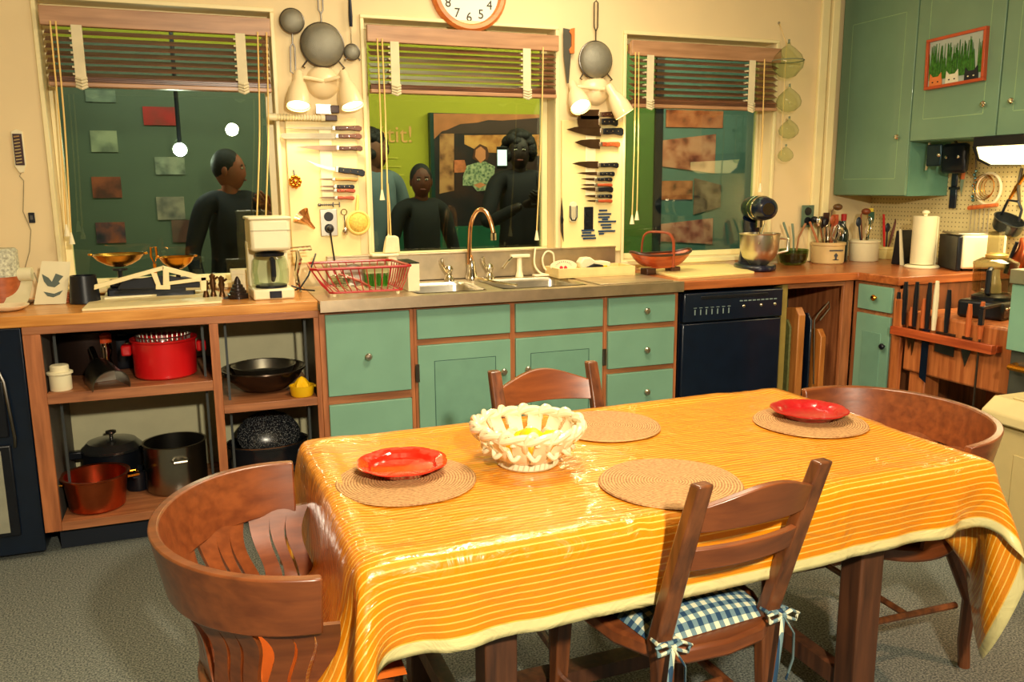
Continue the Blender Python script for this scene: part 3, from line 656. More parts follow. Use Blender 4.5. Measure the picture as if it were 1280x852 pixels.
za=wl(455,491,YF).z; zb=wl(455,502,YF).z
front(r,'drawer',.345-cx,.708-cx,za,.903,[(wl(459,444,YF).x-cx,wl(459,444,YF).z)]); front(r,'drawer',.345-cx,.708-cx,.12,zb)
r,cx=cab('sink_cabinet','wide green sink cabinet with two panelled doors',.730,1.664,[(.73,1.664,.902,.922),(.73,1.664,ZD1B,ZD1),(.73,1.664,.10,.12)],[(.730,.744),(1.176,1.206),(1.650,1.664)])
front(r,'false_drawer',.742-cx,1.178-cx,ZD1,.903); front(r,'false_drawer',1.205-cx,1.650-cx,ZD1,.903)
k1=wl(627,463,YF); k2=wl(657,460,YF)
d=front(r,'door',.742-cx,1.178-cx,.12,ZD1B,[(k1.x-cx,k1.z)],True); front(r,'door',1.205-cx,1.650-cx,.12,ZD1B,[(k2.x-cx,k2.z)],True)
for xx,zz in ((.735,.62),(.735,.2),(1.657,.62)):
    q=bx(xx-cx-.006,xx-cx+.010,-.022,-.014,zz-.04,zz+.04); q.tube([(xx-cx-.004,-.022,zz-.035),(xx-cx-.004,-.022,zz+.035)],.005,8); q.build('hinge',DSTEEL,r)
r,cx=cab('base_cabinet','narrow green cabinet of knobbed drawers right of the sink',1.665,2.070,[(1.665,2.07,.902,.922),(1.665,2.07,ZD1B,ZD1),(1.665,2.07,ZD3,ZD2),(1.665,2.07,.3,.325),(1.665,2.07,.10,.12)],[(1.665,1.680),(2.045,2.070)])
for za,zb,py in ((ZD1,.903,387.5),(ZD2,ZD1B,436),(.325,ZD3,488)):
    c=wl(805,py,YF); front(r,'drawer',1.680-cx,2.045-cx,za,zb,[(c.x-cx,c.z)])
front(r,'drawer',1.680-cx,2.045-cx,.12,.30)
# counter tops
o=bx(-1.05,.69,-.0,.59,-.043,0).build('wood_countertop',MAPLE,bevel=.004,loc=(-.37,YF,ZC)); tag(o,'pale wooden countertop under the left window','countertop')
q=MB(); q.prism([(2.072,-.62),(3.16,-.62),(3.16,-.90),(3.99,-.90),(3.99,-.001),(3.44,-.001),(3.44,-.001),(2.072,-.001)],-.043,0,'z').box(3.505,3.99,-.001,.195,-.043,0)
q.v=[(x-3.0,y+.4,zz) for x,y,zz in q.v]; o=q.build('wood_countertop',CHERRY,bevel=.004,loc=(3.0,-.4,ZC)); tag(o,'reddish wooden corner countertop under the right window and green wall cabinets','countertop')
# stainless sink top
S0,S1=.322,2.068; scx=(S0+S1)/2
r=T('sink_counter','stainless steel sink counter with two basins and drainboard','sink',(scx,-.612,ZC))
B=[(at(497,360).x,at(585,352).x),(at(622,352).x,at(722,352).x)]; B=[(.76,1.09),(1.17,1.60)]
YB0,YB1=-.542,-.162
q=MB(); xs=[S0,B[0][0],B[0][1],B[1][0],B[1][1],S1]
for i in range(5):
    if i in (1,3): q.box(xs[i]-scx,xs[i+1]-scx,-.03,YB0+.612,-.010,0); q.box(xs[i]-scx,xs[i+1]-scx,YB1+.612,.55,-.010,0)
    else: q.box(xs[i]-scx,xs[i+1]-scx,-.03,.55,-.010,0)
q.box(S0-scx,S1-scx,-.034,-.026,-.045,.004)
q.build('worktop',BRUSH,r)
for a,c in B:
    a-=scx;c-=scx; q=MB(); d=-.17; e=.02; y0,y1=YB0+.612,YB1+.612
    def ring(ins,zz,rad):
        P=[]
        for (ccx,ccy,a0) in ((c-ins-rad,y1-ins-rad,0),(a+ins+rad,y1-ins-rad,PI/2),(a+ins+rad,y0+ins+rad,PI),(c-ins-rad,y0+ins+rad,3*PI/2)):
            for k in range(6): P.append((ccx+rad*math.cos(a0+k*PI/10),ccy+rad*math.sin(a0+k*PI/10),zz))
        return P
    rs=[ring(-.006,.003,.06),ring(.0,.001,.055),ring(.006,-.02,.05),ring(.012,-.15,.05),ring(.05,-.17,.03)]; vs=[p for R__ in rs for p in R__]; n=24
    fs=[(j*n+i,j*n+(i+1)%n,(j+1)*n+(i+1)%n,(j+1)*n+i) for j in range(len(rs)-1) for i in range(n)]+[tuple((len(rs)-1)*n+i for i in range(n))]
    q.add(vs,fs); o=q.build('basin',STEEL,r,smooth=60); MB().cyl(.04,-.169,-.165,20,((a+c)/2,(y0+y1)/2)).build('drain',CHROME,o)
bx(S0-scx+.12,S1-scx-.06,.575,.592,0,.135).box(S0-scx+.12,S1-scx-.06,.57,.6,.13,.14).build('backsplash',BRUSH,r,bevel=.003)
bx(1.64-scx,2.04-scx,.02,.42,.0,.006).build('drainboard',BRUSH,r,bevel=.002)
# taps
def taps():
    p=at(600,350); p=Vector((1.165,-.115,ZC+.002)); 
    g=wl(590,345,-.115); r=T('kitchen_faucet','tall chrome gooseneck faucet with two lever taps behind the sink','faucet',(g.x,-.115,ZC))
    P=lambda x,y:(wl(x,y,-.115).x-g.x,wl(x,y,-.115).z-ZC)
    MB().lathe([(.032,0),(.030,.02),(.022,.045),(.018,.08),(.014,.10)],20,capt=True).build('base',CHROME,r)
    pts=[(0,0,.09),(0,0,.2)]
    path=[P(586.5,330),P(587,300),P(588.5,280),P(592,267),P(597,261.5),P(603,265),P(607,277),P(608.5,290)]
    a=[(0,0,.06),(-.004,0,.12)]+[(x,-.10*min(1,max(0,(k-2)/5)),zz) for k,(x,zz) in enumerate(path)]
    MB().tube(crs(a,4),.011,12).build('gooseneck',mt('chrome_warm',(232,180,140),.12,1,vary=0),r); e=a[-1]
    MB().tube([e,(e[0],e[1],e[2]-.035)],.015,12).build('spout_tip',CHROME,r)
    for px in (561,612):
        x=P(px,330)[0]; q=MB().lathe([(.026,0),(.024,.015),(.013,.035),(.016,.05),(.022,.062),(.016,.075),(.004,.08)],16,(x,0,0)).tube([(x-.01,0,.05),(x-.035,-.01,.085),(x-.04,-.012,.115)],[.008,.007,.008],8)
        q.build('tap_handle',CHROME,r)
    MB().tube([(.06,-.02,.004),(.0,-.1,.02),(.05,-.2,.008),(.13,-.3,.0)],.007,8).build('hose',CHROME,r)
    return r
taps()
g=wl(651,338,-.09); r=T('soap_dispenser','cream spout fixture on the sink ledge right of the taps','dispenser',(g.x,-.07,ZC))
MB().lathe([(.022,0),(.020,.01),(.015,.03),(.013,.10)],16,capt=True).build('stem',CREAM,r)
bx(-.05,.055,-.02,.012,.10,.118).build('head',CREAM,r,bevel=.005); MB().tube([(-.04,-.01,.108),(-.08,-.04,.085),(-.11,-.05,.055)],.006,8).build('nozzle',CHROME,r)
# black dishwasher
XD0,XD1=2.082,2.682; r=T('dishwasher','dark blue black dishwasher with silver control marks under the right window','dishwasher',(2.382,YF-.01,0))
bx(-.3,.3,.02,.56,.08,.90).build('body',BLK,r); bx(-.295,.295,-.02,.02,.76,.905).build('control_panel',NAVY,r,bevel=.006); bx(-.295,.295,-.012,.02,.10,.752).build('door',NAVY,r,bevel=.006); bx(-.28,.28,.05,.08,0,.09).build('kick_plate',BLK,r)
bx(-.2,.2,-.024,-.018,.872,.888).build('handle_slot',BLK,r,bevel=.002)
lt=mt('panel_print',(120,140,140),.5,vary=0); q=MB()
for k in range(7): q.box(-.235+.033*k,-.229+.033*k,-.0215,-.019,.795,.822); q.box(-.240+.033*k,-.222+.033*k,-.0215,-.019,.829,.832)
for k in range(9): q.box(.03+.026*k,.048+.026*k,-.0215,-.019,.85,.856)
q.build('control_marks',lt,r,smooth=0)
for x in (.055,.16,.245): MB().ell((x,-.022,.825),(.009,.006,.009),8,6).build('button',CHROME,r)
# open tray niche
N0,N1=2.70,3.16; cx=(N0+N1)/2; r=T('tray_cabinet','open wooden niche holding upright trays beside the dishwasher','cabinet',(cx,YF,0))
YW=mt('yellowed_wood',(150,130,66),.5)
bx(N0-cx-.005,N0-cx+.03,0,.02,.10,.92).build('stile',YW,r,bevel=.002); bx(N1-cx-.065,N1-cx,0,.02,.10,.92).build('stile',FRAMEV,r,bevel=.002)
bx(N0-cx+.03,N1-cx-.065,0,.02,.895,.92).build('top_rail',FRAME,r); bx(N0-cx,N1-cx,0,.5,.08,.10).build('bottom_board',FRAME,r)
bx(N0-cx,N1-cx,.5,.52,.10,.92).build('back_board',wood('grey_boards',(70,66,52),(116,100,72),'z',.6,coat=0),r)
bx(N0-cx-.005,N0-cx+.01,.02,.5,.10,.92).build('partition',YW,r); bx(N1-cx-.02,N1-cx,.02,.5,.10,.92).build('partition',FRAMEV,r); bx(N0-cx,N1-cx,.07,.09,0,.08).build('toe_kick',KICK,r)
def tray(px,wd,py0,label,mat,shape,dy=.05,depth=.3,handle=None):
    p=wl(px,480,YF+dy); zt=wl(px,py0,YF+dy).z; r=T('tray',label,'tray',(p.x,YF+dy,.10)); h=zt-.10
    if shape=='board': MB().prism([(0,0),(depth,0),(depth,h*.9),(depth-.04,h*.95),(.03,h),(0,h-.04)],-wd/2,wd/2,'x').build('board',mat,r,bevel=.004)
    else: MB().prism([(0,0),(depth,0),(depth,h*.7),(depth*.8,h*.9),(depth*.5,h),(depth*.2,h*.9),(0,h*.7)],-wd/2,wd/2,'x').build('board',mat,r,bevel=.004)
    return r
tray(998,.045,385,'upright orange wooden board, leftmost in the tray niche',wood('tray_wood',(176,104,44),(206,136,66),'z'),'board')
tray(1010,.012,392,'thin dark blue tray standing right of the leftmost board in the niche',NAVY,'board')
tray(1026,.035,412,'shorter upright orange board in the middle of the tray niche',wood('tray_wood2',(180,100,36),(214,138,60),'z'),'board',dy=.03)
tray(1041,.05,392,'dark rounded pan lid shaped tray at right in the niche',BLK,'round',dy=.14)
tray(985,.014,400,'pale green ridged rack standing at the left edge of the niche',mt('dull_green',(120,124,70),.5,vary=.3,scale=60),'board',dy=.1)
r=T('wire_rack','bent wire rack hanging between the boards in the tray niche','rack',wl(1022,440,YF+.06))
P=lambda x,y:(wl(x,y,YF+.06).x-r.location.x,0,wl(x,y,YF+.06).z-r.location.z)
MB().tube([P(1017,480),P(1018,400),P(1022,393),P(1036,377),P(1037,385),P(1025,400)],.004,8).build('wire',STEEL,r)
# corner drawer cabinet on the right run, faces left
r=T('corner_cabinet','narrow green drawer and door cabinet facing left, at the counter corner','cabinet',(3.18,-.74,0))
ya,yb=.13,-.15
bx(.02,.75,yb,ya,.10,.92).build('body',wood('side_brown',(96,54,32),(140,84,50),'z'),r)
bx(0,.02,ya-.01,ya+.03,.10,.922).build('stile',FRAMEV,r); bx(0,.02,yb,yb+.035,.10,.922).build('stile',FRAMEV,r)
for za,zb in ((.905,.922),(.752,.775),(.10,.12)): bx(.001,.02,yb,ya,za,zb).build('rail',FRAME,r)
d=bx(-.014,.004,yb+.035,ya-.01,.775,.905).build('drawer',TEAL,r,bevel=.002); knob(d,-.014,-.01,.845,.016,BRASS,True)
d=bx(-.014,.004,yb+.035,ya-.01,.12,.752).build('door',TEAL,r,bevel=.002); knob(d,-.014,yb+.06,.60,.016,BLK,True)
bx(-.016,-.012,yb+.09,ya-.06,.2,.66).build('recessed_panel',mt('teal_panel',(114,158,136),.42),d,bevel=.0015)
bx(.07,.09,yb,ya,0,.10).build('toe_kick',KICK,r)
# black cabinet at far left
r=T('kitchen_appliance','black appliance with pale grey front panels at far left','appliance',(-1.1,YF+.02,0))
bx(-.32,.312,.0,.56,.02,.92).build('body',NAVY,r,bevel=.004)
a=wl(0,690,YF).x
for za,zb in ((.50,.76),(.10,.47)):
    o=bx(-.30,.235,-.012,.0,za,zb).build('panel_frame',BLK,r,bevel=.006); bx(-.28,.20,-.016,-.012,za+.02,zb-.02).build('panel',mt('appliance_grey',(150,150,132),.4),o)
MB().tube([(.225,-.01,.76),(.24,-.02,.72),(.255,-.02,.5),(.25,-.01,.46)],.006,8).build('edge_handle',DSTEEL,r)

# ================================================================ WALL CABINETS, right
UX=3.667
def ucab(label,y0,y1,z0,panelz,knobp,z1=2.74,wide=.0):
    r=T('wall_cabinet',label,'cabinet',(UX,(y0+y1)/2,z0)); cy=(y0+y1)/2; a=min(y0,y1)-cy+.002; c=max(y0,y1)-cy-.002
    bx(.018,4.0-UX-.002,a,c,0,z1-z0).build('body',mt('teal_side',(98,146,124),.4,vary=.05),r,bevel=.002)
    d=bx(0,.018,a+.002,c-.002,.004,z1-z0).build('door',mt('teal_upper',(118,154,126),.38,vary=.07,scale=4,coat=.4),r,bevel=.003)
    w=.085; pz0,pz1=panelz
    q=MB(); g=.004
    for (A,Bb,C,D) in ((a+w,c-w,pz1,pz1+g),(a+w,c-w,pz0-g,pz0),(a+w-g,a+w,pz0,pz1),(c-w,c-w+g,pz0,pz1)): q.box(-.001,.002,A,Bb,C-z0,D-z0)
    q.build('panel_groove',mt('teal_groove',(150,186,140),.4),d,smooth=0)
    if knobp: knob(d,0,knobp[0]-cy,knobp[1]-z0,.015,CHROME,True)
    return r
ys=rw(1131,245,UX).y; ys2=rw(1246,150,UX).y
k=rw(1124,171,UX); ucab('tall green wall cabinet at the corner, its door longer than the others',.19,ys,1.358,(1.46,2.37),(k.y,k.z))
k=rw(1232,130,UX); ucab('green wall cabinet behind the cat picture',ys,ys2,1.66,(1.78,2.45),(k.y,k.z))
k=rw(1267,126,UX); ucab('green wall cabinet above the lit hood lamp at right edge',ys2,ys2-.55,1.66,(1.78,2.45),(k.y,k.z))
# picture on the door
A=rw(1157,45,UX-.02); Bq=rw(1236,108,UX-.02); cyp=(rw(1158,80,UX-.02).y+rw(1232,75,UX-.02).y)/2; czp=rw(1195,74,UX-.02).z
hw=abs(rw(1158,80,UX-.02).y-rw(1232,75,UX-.02).y)/2; hh=(rw(1195,42,UX-.02).z-rw(1195,107,UX-.02).z)/2
r=T('framed_picture','small orange framed picture of three cats under tall grass','picture',(UX-.001,cyp,czp-hh)); r.rotation_euler=(-.03,0,0)
q=MB(); fw=.016
for a in ((-hw,hw,0,fw),(-hw,hw,2*hh-fw,2*hh),(-hw,-hw+fw,fw,2*hh-fw),(hw-fw,hw,fw,2*hh-fw)): q.box(-.025,0,a[0],a[1],a[2],a[3])
q.build('frame',mt('frame_orange',(196,84,44),.4,coat=.4),r,bevel=.002)
bx(-.012,-.002,-hw+fw,hw-fw,fw,2*hh-fw).build('backing',mt('sky_grey',(176,190,180),.5),r)
random.seed(3); q=MB()
for k in range(80):
    y=random.uniform(-hw+fw+.006,hw-fw-.006); h=random.uniform(.55,.98)*(2*hh-2*fw-.01); l=random.uniform(-.012,.012)
    l=max(-hw+fw+.002-y,min(hw-fw-.002-y,l)); q.prism([(y-.006,fw+.03),(y+.006,fw+.03),(y+l,fw+h)],-.0150-.00004*k,-.0125,'x')
q.build('painted_grass',mt('grass_green',(60,120,40),.5,vary=.5,scale=60),r,smooth=0)
for (y,cm,lab) in ((hw*.62,(226,130,70),1),(hw*.05,(236,232,206),2),(-hw*.58,(30,36,44),3)):
    w=.040; z0=fw
    q=MB().prism([(y-w,z0),(y+w,z0),(y+w*.98,z0+.035),(y+w*.9,z0+.065),(y+w*.45,z0+.045),(y-w*.45,z0+.045),(y-w*.9,z0+.065),(y-w*.98,z0+.035)],-.021,-.014,'x')
    c=q.build('painted_cat',mt('cat_%d'%lab,cm,.5,vary=.1),r,smooth=0)
    q=MB()
    for s in (-1,1): q.ell((-.0212,y+s*w*.42,z0+.018),(.001,.006,.004),8,4)
    q.build('painted_eyes',INK if lab!=3 else PAPER,c)
# hood lamp
y0=rw(1216,180,3.6).y; r=T('hood_lamp','wide lit hood lamp under the right wall cabinets','lamp',(3.62,y0-.34,1.52))
pr=[(-.33,.14),(.33,.14),(.33,.11),(-.33,.11)]
bx(-.02,.3,-.34,.34,.09,.14).build('housing',BLK,r,bevel=.004)
MB().prism([(.325,.09),(.30,.03),(.235,0),(-.235,0),(-.325,.03),(-.33,.09)],-.012,.2,'x').build('diffuser',mt('lit_diffuser',(255,236,160),.5,vary=0,emis=(255,228,150),es=3.0),r,bevel=.003)
q=MB().prism([(.34,.10),(.345,.09),(.31,.022),(.238,-.008),(.232,.002),(.30,.032),(.325,.09)],-.016,.204,'x'); q.build('dark_end',BLK,r)
lamp('hood_lamp_light','AREA',(3.66,y0-.34,1.50),7,(1.,.84,.5),.45,(3.75,y0-.34,.9),sy=.2)
# pegboards
r=struct('trim_pegboard',bx(3.985,3.999,-2.6,.199,.98,1.66),pegmat(),smooth=0)
r=struct('trim_counter_wall',bx(3.95,3.998,-.95,.19,.967,.995),mt('pale_grey_trim',(200,196,160),.5))
# green cabinet & cooker at right edge
g=wl(1267,336,-1.66); gz=wl(1267,436,-1.66).z; g2=g.z-.06; r=T('cooker','green and dark grey cooker with steel top and shiny towel rail at right edge','cooker',(g.x,-1.97,0))
bx(.02,.62,-.30,.30,0,gz).build('body',mt('cooker_grey',(84,84,76),.35,.4),r,bevel=.004); bx(.0,.62,-.31,.31,gz+.002,g2).build('green_panel',TEAL,r,bevel=.004); bx(-.012,.63,-.315,.315,g2+.001,g2+.06).build('steel_top',STEEL,r,bevel=.003)
MB().tube([(.02,.27,gz-.06),(-.03,.26,gz-.06),(-.03,-.26,gz-.06),(.02,-.27,gz-.06)],.014,10).build('towel_rail',BRASS,r)
# ================================================================ SHELF CONTENTS
ZS1=sh[0][2]; ZS2=sh[1][2]; ZBB=.135
def stand(name,label,cat,px,py,zp,rz=0,group=None,dy=None):
    p=at(px,py,zp) if dy is None else Vector((wl(px,py,dy).x,dy,zp)); p.z=zp+.0008; return T(name,label,cat,p,rz,group)
def pot(t,r,h,mat,wall=.004,rimw=.004,n=36,taper=1.0):
    return MB().lathe([(r*taper*.93,0),(r*taper,.012),(r,h-.004),(r+rimw,h),(r-wall,h),(r*taper-wall,.014),(.001,.008)],n).build('body',mat,t)
def loopside(t,r,z,mat,w=.05,out=.03,name='handle',dirs=(0,PI),th=.006):
    for a in dirs:
        ca,sa=math.cos(a),math.sin(a); P=lambda o,s:(ca*(r+o)-sa*s,sa*(r+o)+ca*s,z)
        MB().tube([P(-.002,-w/2),P(out,-w/2+.006),P(out,w/2-.006),P(-.002,w/2)],th,8).build(name,mat,t)
# upper left bay
t=stand('salt_jar','small white lidded jar at left end of the upper shelf','jar',77,487,ZS1)
MB().lathe([(.038,0),(.040,.004),(.040,.062),(.047,.066),(.047,.073),(.038,.076)],24,capt=True).build('body',WHITE,t); MB().lathe([(.034,.076),(.034,.096),(.03,.1)],24,capt=True).build('lid',WHITE,t)
t=stand('flour_scoop','shiny metal flour scoop lying on the upper shelf','scoop',133,482,ZS1,1.9)
MB().grid(lambda u,v:((v-.5)*.17-.03*math.sin(PI*u)*(1-v),.066*math.cos(PI*u)*(1.05-.15*v),.001+.100*math.sin(PI*u)**.8*(.80+.20*v)),20,8,lambda u,v:((v-.5)*.17-.03*math.sin(PI*u)*(1-v),.064*math.cos(PI*u)*(1.05-.15*v),.001+.097*math.sin(PI*u)**.8*(.80+.20*v))).build('scoop_bowl',mt('scoop_steel',(128,128,118),.3,1,vary=.1),t)
MB().prism([(.058*math.cos(PI*k/12),.001+.097*math.sin(PI*k/12)**.8) for k in range(13)],.083,.086,'x').build('scoop_back',STEEL,t)
MB().tube([(.085,0,.06),(.12,0,.08),(.19,0,.125)],[.008,.012,.012],10).build('handle',CHROME,t)
t=stand('metal_pitcher','tall shiny metal pitcher with orange top behind the scoop','pitcher',133,455,ZS1,dy=-.25)
MB().lathe([(.03,0),(.035,.02),(.022,.06),(.030,.10),(.028,.15),(.02,.17)],20,capt=True).build('body',CHROME,t); MB().lathe([(.029,.13),(.030,.165),(.018,.175)],16,capt=True).build('cap',mt('orange_red',(220,80,30),.4),t)
t=stand('stock_pot','dark brown pot in the shadow at back left of the upper shelf','pot',112,440,ZS1,dy=-.17)
pot(t,.12,.18,mt('dark_brown_pot',(50,36,30),.4,.4)); loopside(t,.12,.15,DSTEEL); MB().tube([(-.11,-.05,.16),(-.15,-.13,.17)],[.012,.014],8).build('long_handle',BLK,t)
t=stand('black_pan','black pan with metal knob at the back beside the red pot','pan',152,440,ZS1,dy=-.13)
pot(t,.085,.13,BLK); MB().tube([(.05,-.06,.10),(.045,-.16,.125)],[.010,.013],8).build('handle',BLK,t); MB().ell((.045,-.165,.127),(.016,.012,.012)).build('hanging_ring',CHROME,t)
t=stand('red_pot','bright red round casserole pot on the upper shelf','pot',209,476,ZS1,0,dy=-.40)
MB().lathe([(.112,0),(.122,.008),(.126,.15),(.132,.155),(.132,.162),(.120,.162),(.116,.155),(.112,.012),(.001,.010)],44).build('body',RED,t)
bx(.126,.165,-.028,.028,.095,.14).build('handle',RED,t,bevel=.008); bx(-.165,-.126,-.028,.028,.095,.14).build('handle',RED,t,bevel=.008)
t2=stand('steamer_insert','pale slotted steamer insert inside the red pot','insert',209,476,ZS1,0,dy=-.40); t2.location.z=ZS1+.13
q=MB()
for k in range(30):
    a=2*PI*k/30; q.tube([(.098*math.cos(a),.098*math.sin(a),.0),(.104*math.cos(a),.104*math.sin(a),.042)],.0035,6)
q.build('slotted_side',STEEL,t2); MB().lathe([(.108,.04),(.110,.046),(.104,.046)],30,capb=False).build('rim',STEEL,t2)
# upper right bay
t=stand('mixing_bowl','large black steel mixing bowl on the right upper shelf','bowl',331,482,ZS2,dy=-.36)
MB().lathe([(.06,0),(.10,.012),(.150,.055),(.178,.098),(.184,.098),(.182,.104),(.172,.102),(.145,.06),(.095,.018),(.001,.014)],48).build('body',mt('dark_bowl',(70,58,48),.22,.8,vary=.2),t)
t=stand('mixing_bowl','smaller steel bowl nested inside the large black bowl','bowl',331,482,ZS2,dy=-.36); t.location.z+=.022
MB().lathe([(.05,0),(.08,.01),(.118,.05),(.134,.092),(.140,.094),(.130,.092),(.112,.052),(.001,.012)],44).build('body',STEEL,t)
t=stand('citrus_juicer','small yellow citrus juicer at right front of the right upper shelf','juicer',378,494,ZS2,dy=-.53)
MB().lathe([(.044,0),(.048,.006),(.052,.040),(.054,.046),(.049,.046),(.046,.018),(.001,.016)],28).build('dish',mt('juicer_yellow',(240,190,20),.35,vary=.04,coat=.4),t)
MB().lathe([(.034,.018),(.032,.05),(.016,.075),(.001,.084)],24,mod=lambda a,r,z:1+.08*math.cos(8*a)).build('reamer',mt('juicer_yellow',(240,190,20),.35),t); bx(.05,.075,-.012,.012,.034,.043).build('handle',mt('juicer_yellow',(240,190,20),.35),t,bevel=.004)
# lower left bay
t=stand('pressure_cooker','black lidded cooker with knob at back of the lower shelf','pot',142,575,ZBB,dy=-.165)
pot(t,.122,.16,BLK); MB().lathe([(.124,.16),(.126,.172),(.10,.198),(.03,.21),(.001,.212)],40,capb=False).build('lid',mt('lid_steel',(120,124,124),.22,.9,vary=.2),t)
MB().lathe([(.008,.208),(.008,.225),(.022,.232),(.022,.242),(.001,.246)],18,capb=False).build('knob',DSTEEL,t); 
for s in (-1,1): bx(s*.15-.03,s*.15+.03,-.02,.02,.13,.165).build('handle',BLK,t,bevel=.006)
t=stand('copper_pot','copper preserving pot with brass handle at front of the lower shelf','pot',122,622,ZBB,dy=-.45)
MB().lathe([(.098,0),(.106,.008),(.118,.10),(.122,.135),(.134,.141),(.134,.146),(.118,.143),(.114,.10),(.10,.01),(.001,.008)],44).build('body',COPPER,t); loopside(t,.12,.12,BRASS,.07,.04,dirs=(PI*.05,PI*1.02))
t=stand('stock_pot','large grey steel stock pot on the lower shelf behind the left chair','pot',222,600,ZBB,dy=-.33)
pot(t,.128,.215,mt('pot_steel',(150,146,136),.24,1,vary=.1),rimw=.006); loopside(t,.128,.16,STEEL,.06,.03,dirs=(-PI*.45,PI*.55))
t=stand('small_pan','small black handled pan between copper pot and stock pot','pan',172,590,ZBB,dy=-.28)
pot(t,.05,.09,BLK); MB().tube([(0,-.05,.085),(.0,-.13,.10)],[.01,.012],8).build('handle',BLK,t)
# lower right bay
t=stand('roasting_pan','black oval roasting pan with a pale rim line on the lower right shelf','pan',335,560,ZBB,dy=-.3); t.location.z=.33
bx(-.17,.17,-.02,.2,-.195,-.16).build('foot',BLK,t,bevel=.01)
MB().lathe([(.12,-.16),(.15,-.14),(.165,-.05),(.178,-.045),(.178,-.035),(.16,-.04),(.145,-.13),(.001,-.14)],44,sy=.75).build('pan',mt('enamel_black',(24,28,34),.25,vary=.3,scale=60,coat=.5),t)
MB().lathe([(.180,-.036),(.183,-.032),(.178,-.030)],44,sy=.75,capb=False).build('rim_line',STEEL,t)
t=stand('roaster_lid','speckled black domed roaster lid tilted up in its pan, lower right shelf','lid',335,540,ZBB,dy=-.27); t.location=(t.location.x,-.33,.335); t.rotation_euler=(.95,0,.1)
def spk():
    m,nt,p=newmat('speckled_enamel'); tc=nd(nt,'ShaderNodeTexCoord'); n=nd(nt,'ShaderNodeTexNoise'); n.inputs['Scale'].default_value=220; nt.links.new(tc.outputs['Object'],n.inputs['Vector'])
    r=nd(nt,'ShaderNodeValToRGB'); e=r.color_ramp.elements; e[0].position=.55; e[1].position=.66; e[0].color=lin((22,26,32)); e[1].color=lin((140,140,136)); nt.links.new(n.outputs['Fac'],r.inputs[0]); nt.links.new(r.outputs[0],p.inputs['Base Color']); p.inputs['Roughness'].default_value=.25; return m
MB().lathe([(.135,-.012),(.14,0),(.132,.02),(.10,.045),(.05,.06),(.001,.063)],44,capb=False,sy=.8).build('dome',spk(),t)

# ================================================================ ON THE LEFT COUNTER
t=stand('menu_card','pale greeting card with a dark bird emblem leaning at left of the counter','card',66,364,ZC,0,dy=-.27); t.rotation_euler=(-.10,0,.0)
P=lambda x,y:(wl(x,y,-.24).x-t.location.x,wl(x,y,-.24).z-ZC)
A=[P(43,371),P(83,370),P(88,318),P(52,317)]; zmn=min(v[1] for v in A); A=[(a,c-zmn) for a,c in A]
MB().prism(A,-.002,.001).build('card',PAPER,t,smooth=0)
e0=(sum(a for a,c in A)/4,sum(c for a,c in A)/4)
q=MB().prism([(e0[0]+a*.042,e0[1]+c*.042) for a,c in [(-.9,.9),(-.35,.5),(-.1,.1),(.3,.9),(.95,.6),(.5,.1),(.6,-.1),(.1,-.45),(-.5,-.3),(-.8,.2)]],-.0035,-.0025).prism([(e0[0]+a*.042,e0[1]+c*.042-.02) for a,c in [(-.9,-.35),(0,-.6),(.8,-.3),(.5,-.7),(-.1,-.95),(-.6,-.8)]],-.0035,-.0025)
q.build('bird_emblem',mt('emblem_grey',(84,98,90),.6),t,smooth=0)
t=stand('note_roll','roll of note paper on a small dark stand at far left of the counter','notepad',22,382,ZC,-.1)
MB().grid(lambda u,v:((u-.5)*.085,-.06+.16*v,.012+.10*(v**2.2)),4,14,lambda u,v:((u-.5)*.085,-.06+.16*v,.010+.10*(v**2.2))).build('paper_tongue',PAPER,t)
MB().tube([(-.045,.085,.12),(.045,.085,.12)],.028,16).build('roll',PAPER,t); bx(-.046,.046,-.075,-.055,0,.018).build('edge_bar',NAVY,t,bevel=.003); bx(-.04,.04,-.06,.11,0,.009).build('base',WDH,t)
MB().tube([(.052,.085,.125),(.075,.05,.07),(.07,.0,.03)],.003,6).build('wire',mt('grey_wire',(150,140,110),.6),t)
t=stand('trivet_stack','small round stack of reddish woven coasters beside the card','coasters',75,378,ZC)
q=MB(); pr=[(.001,.0)]
for k in range(5): pr+=[(.050,.008*k),(.0535,.008*k+.004),(.050,.008*k+.0075)]
q.lathe(pr+[(.001,.041)],30,sy=.8).build('coasters',mt('terracotta_straw',(196,104,58),.8,vary=.3,scale=90,bump=.5),t)
t=stand('white_dish','white oval dish at the far left edge of the counter','dish',8,372,ZC,dy=-.4)
MB().lathe([(.03,0),(.05,.004),(.075,.018),(.077,.022),(.07,.02),(.001,.008)],28).build('body',CREAM,t)
t=stand('black_cup','plain black tapered cup on the counter right of the card','cup',106,368,ZC,dy=-.27)
MB().lathe([(.058,0),(.060,.003),(.050,.115),(.046,.115),(.052,.008),(.001,.006)],28).build('body',BLK,t)
t=stand('speckled_can','white speckled can with copper band hanging at the left edge','can',2,362,ZC,dy=-.16); t.location.z=ZC+.0008
MB().cyl(.075,0,.115,28).build('band',wood('copper_band',(150,72,34),(188,98,50),'x'),t); MB().lathe([(.074,.115),(.074,.22),(.066,.23),(.001,.232)],28,capb=False).build('upper',mt('speckled_white',(196,196,172),.5,vary=.5,scale=90),t)
MB().tube([(0,-.07,.18),(.005,-.09,.22),(.0,-.085,.28),(-.02,-.075,.34),(-.05,-.06,.37)],.007,8).build('hook',CHROME,t); bx(-.012,.018,-.09,-.07,.18,.225).build('clasp',CHROME,t,bevel=.004)
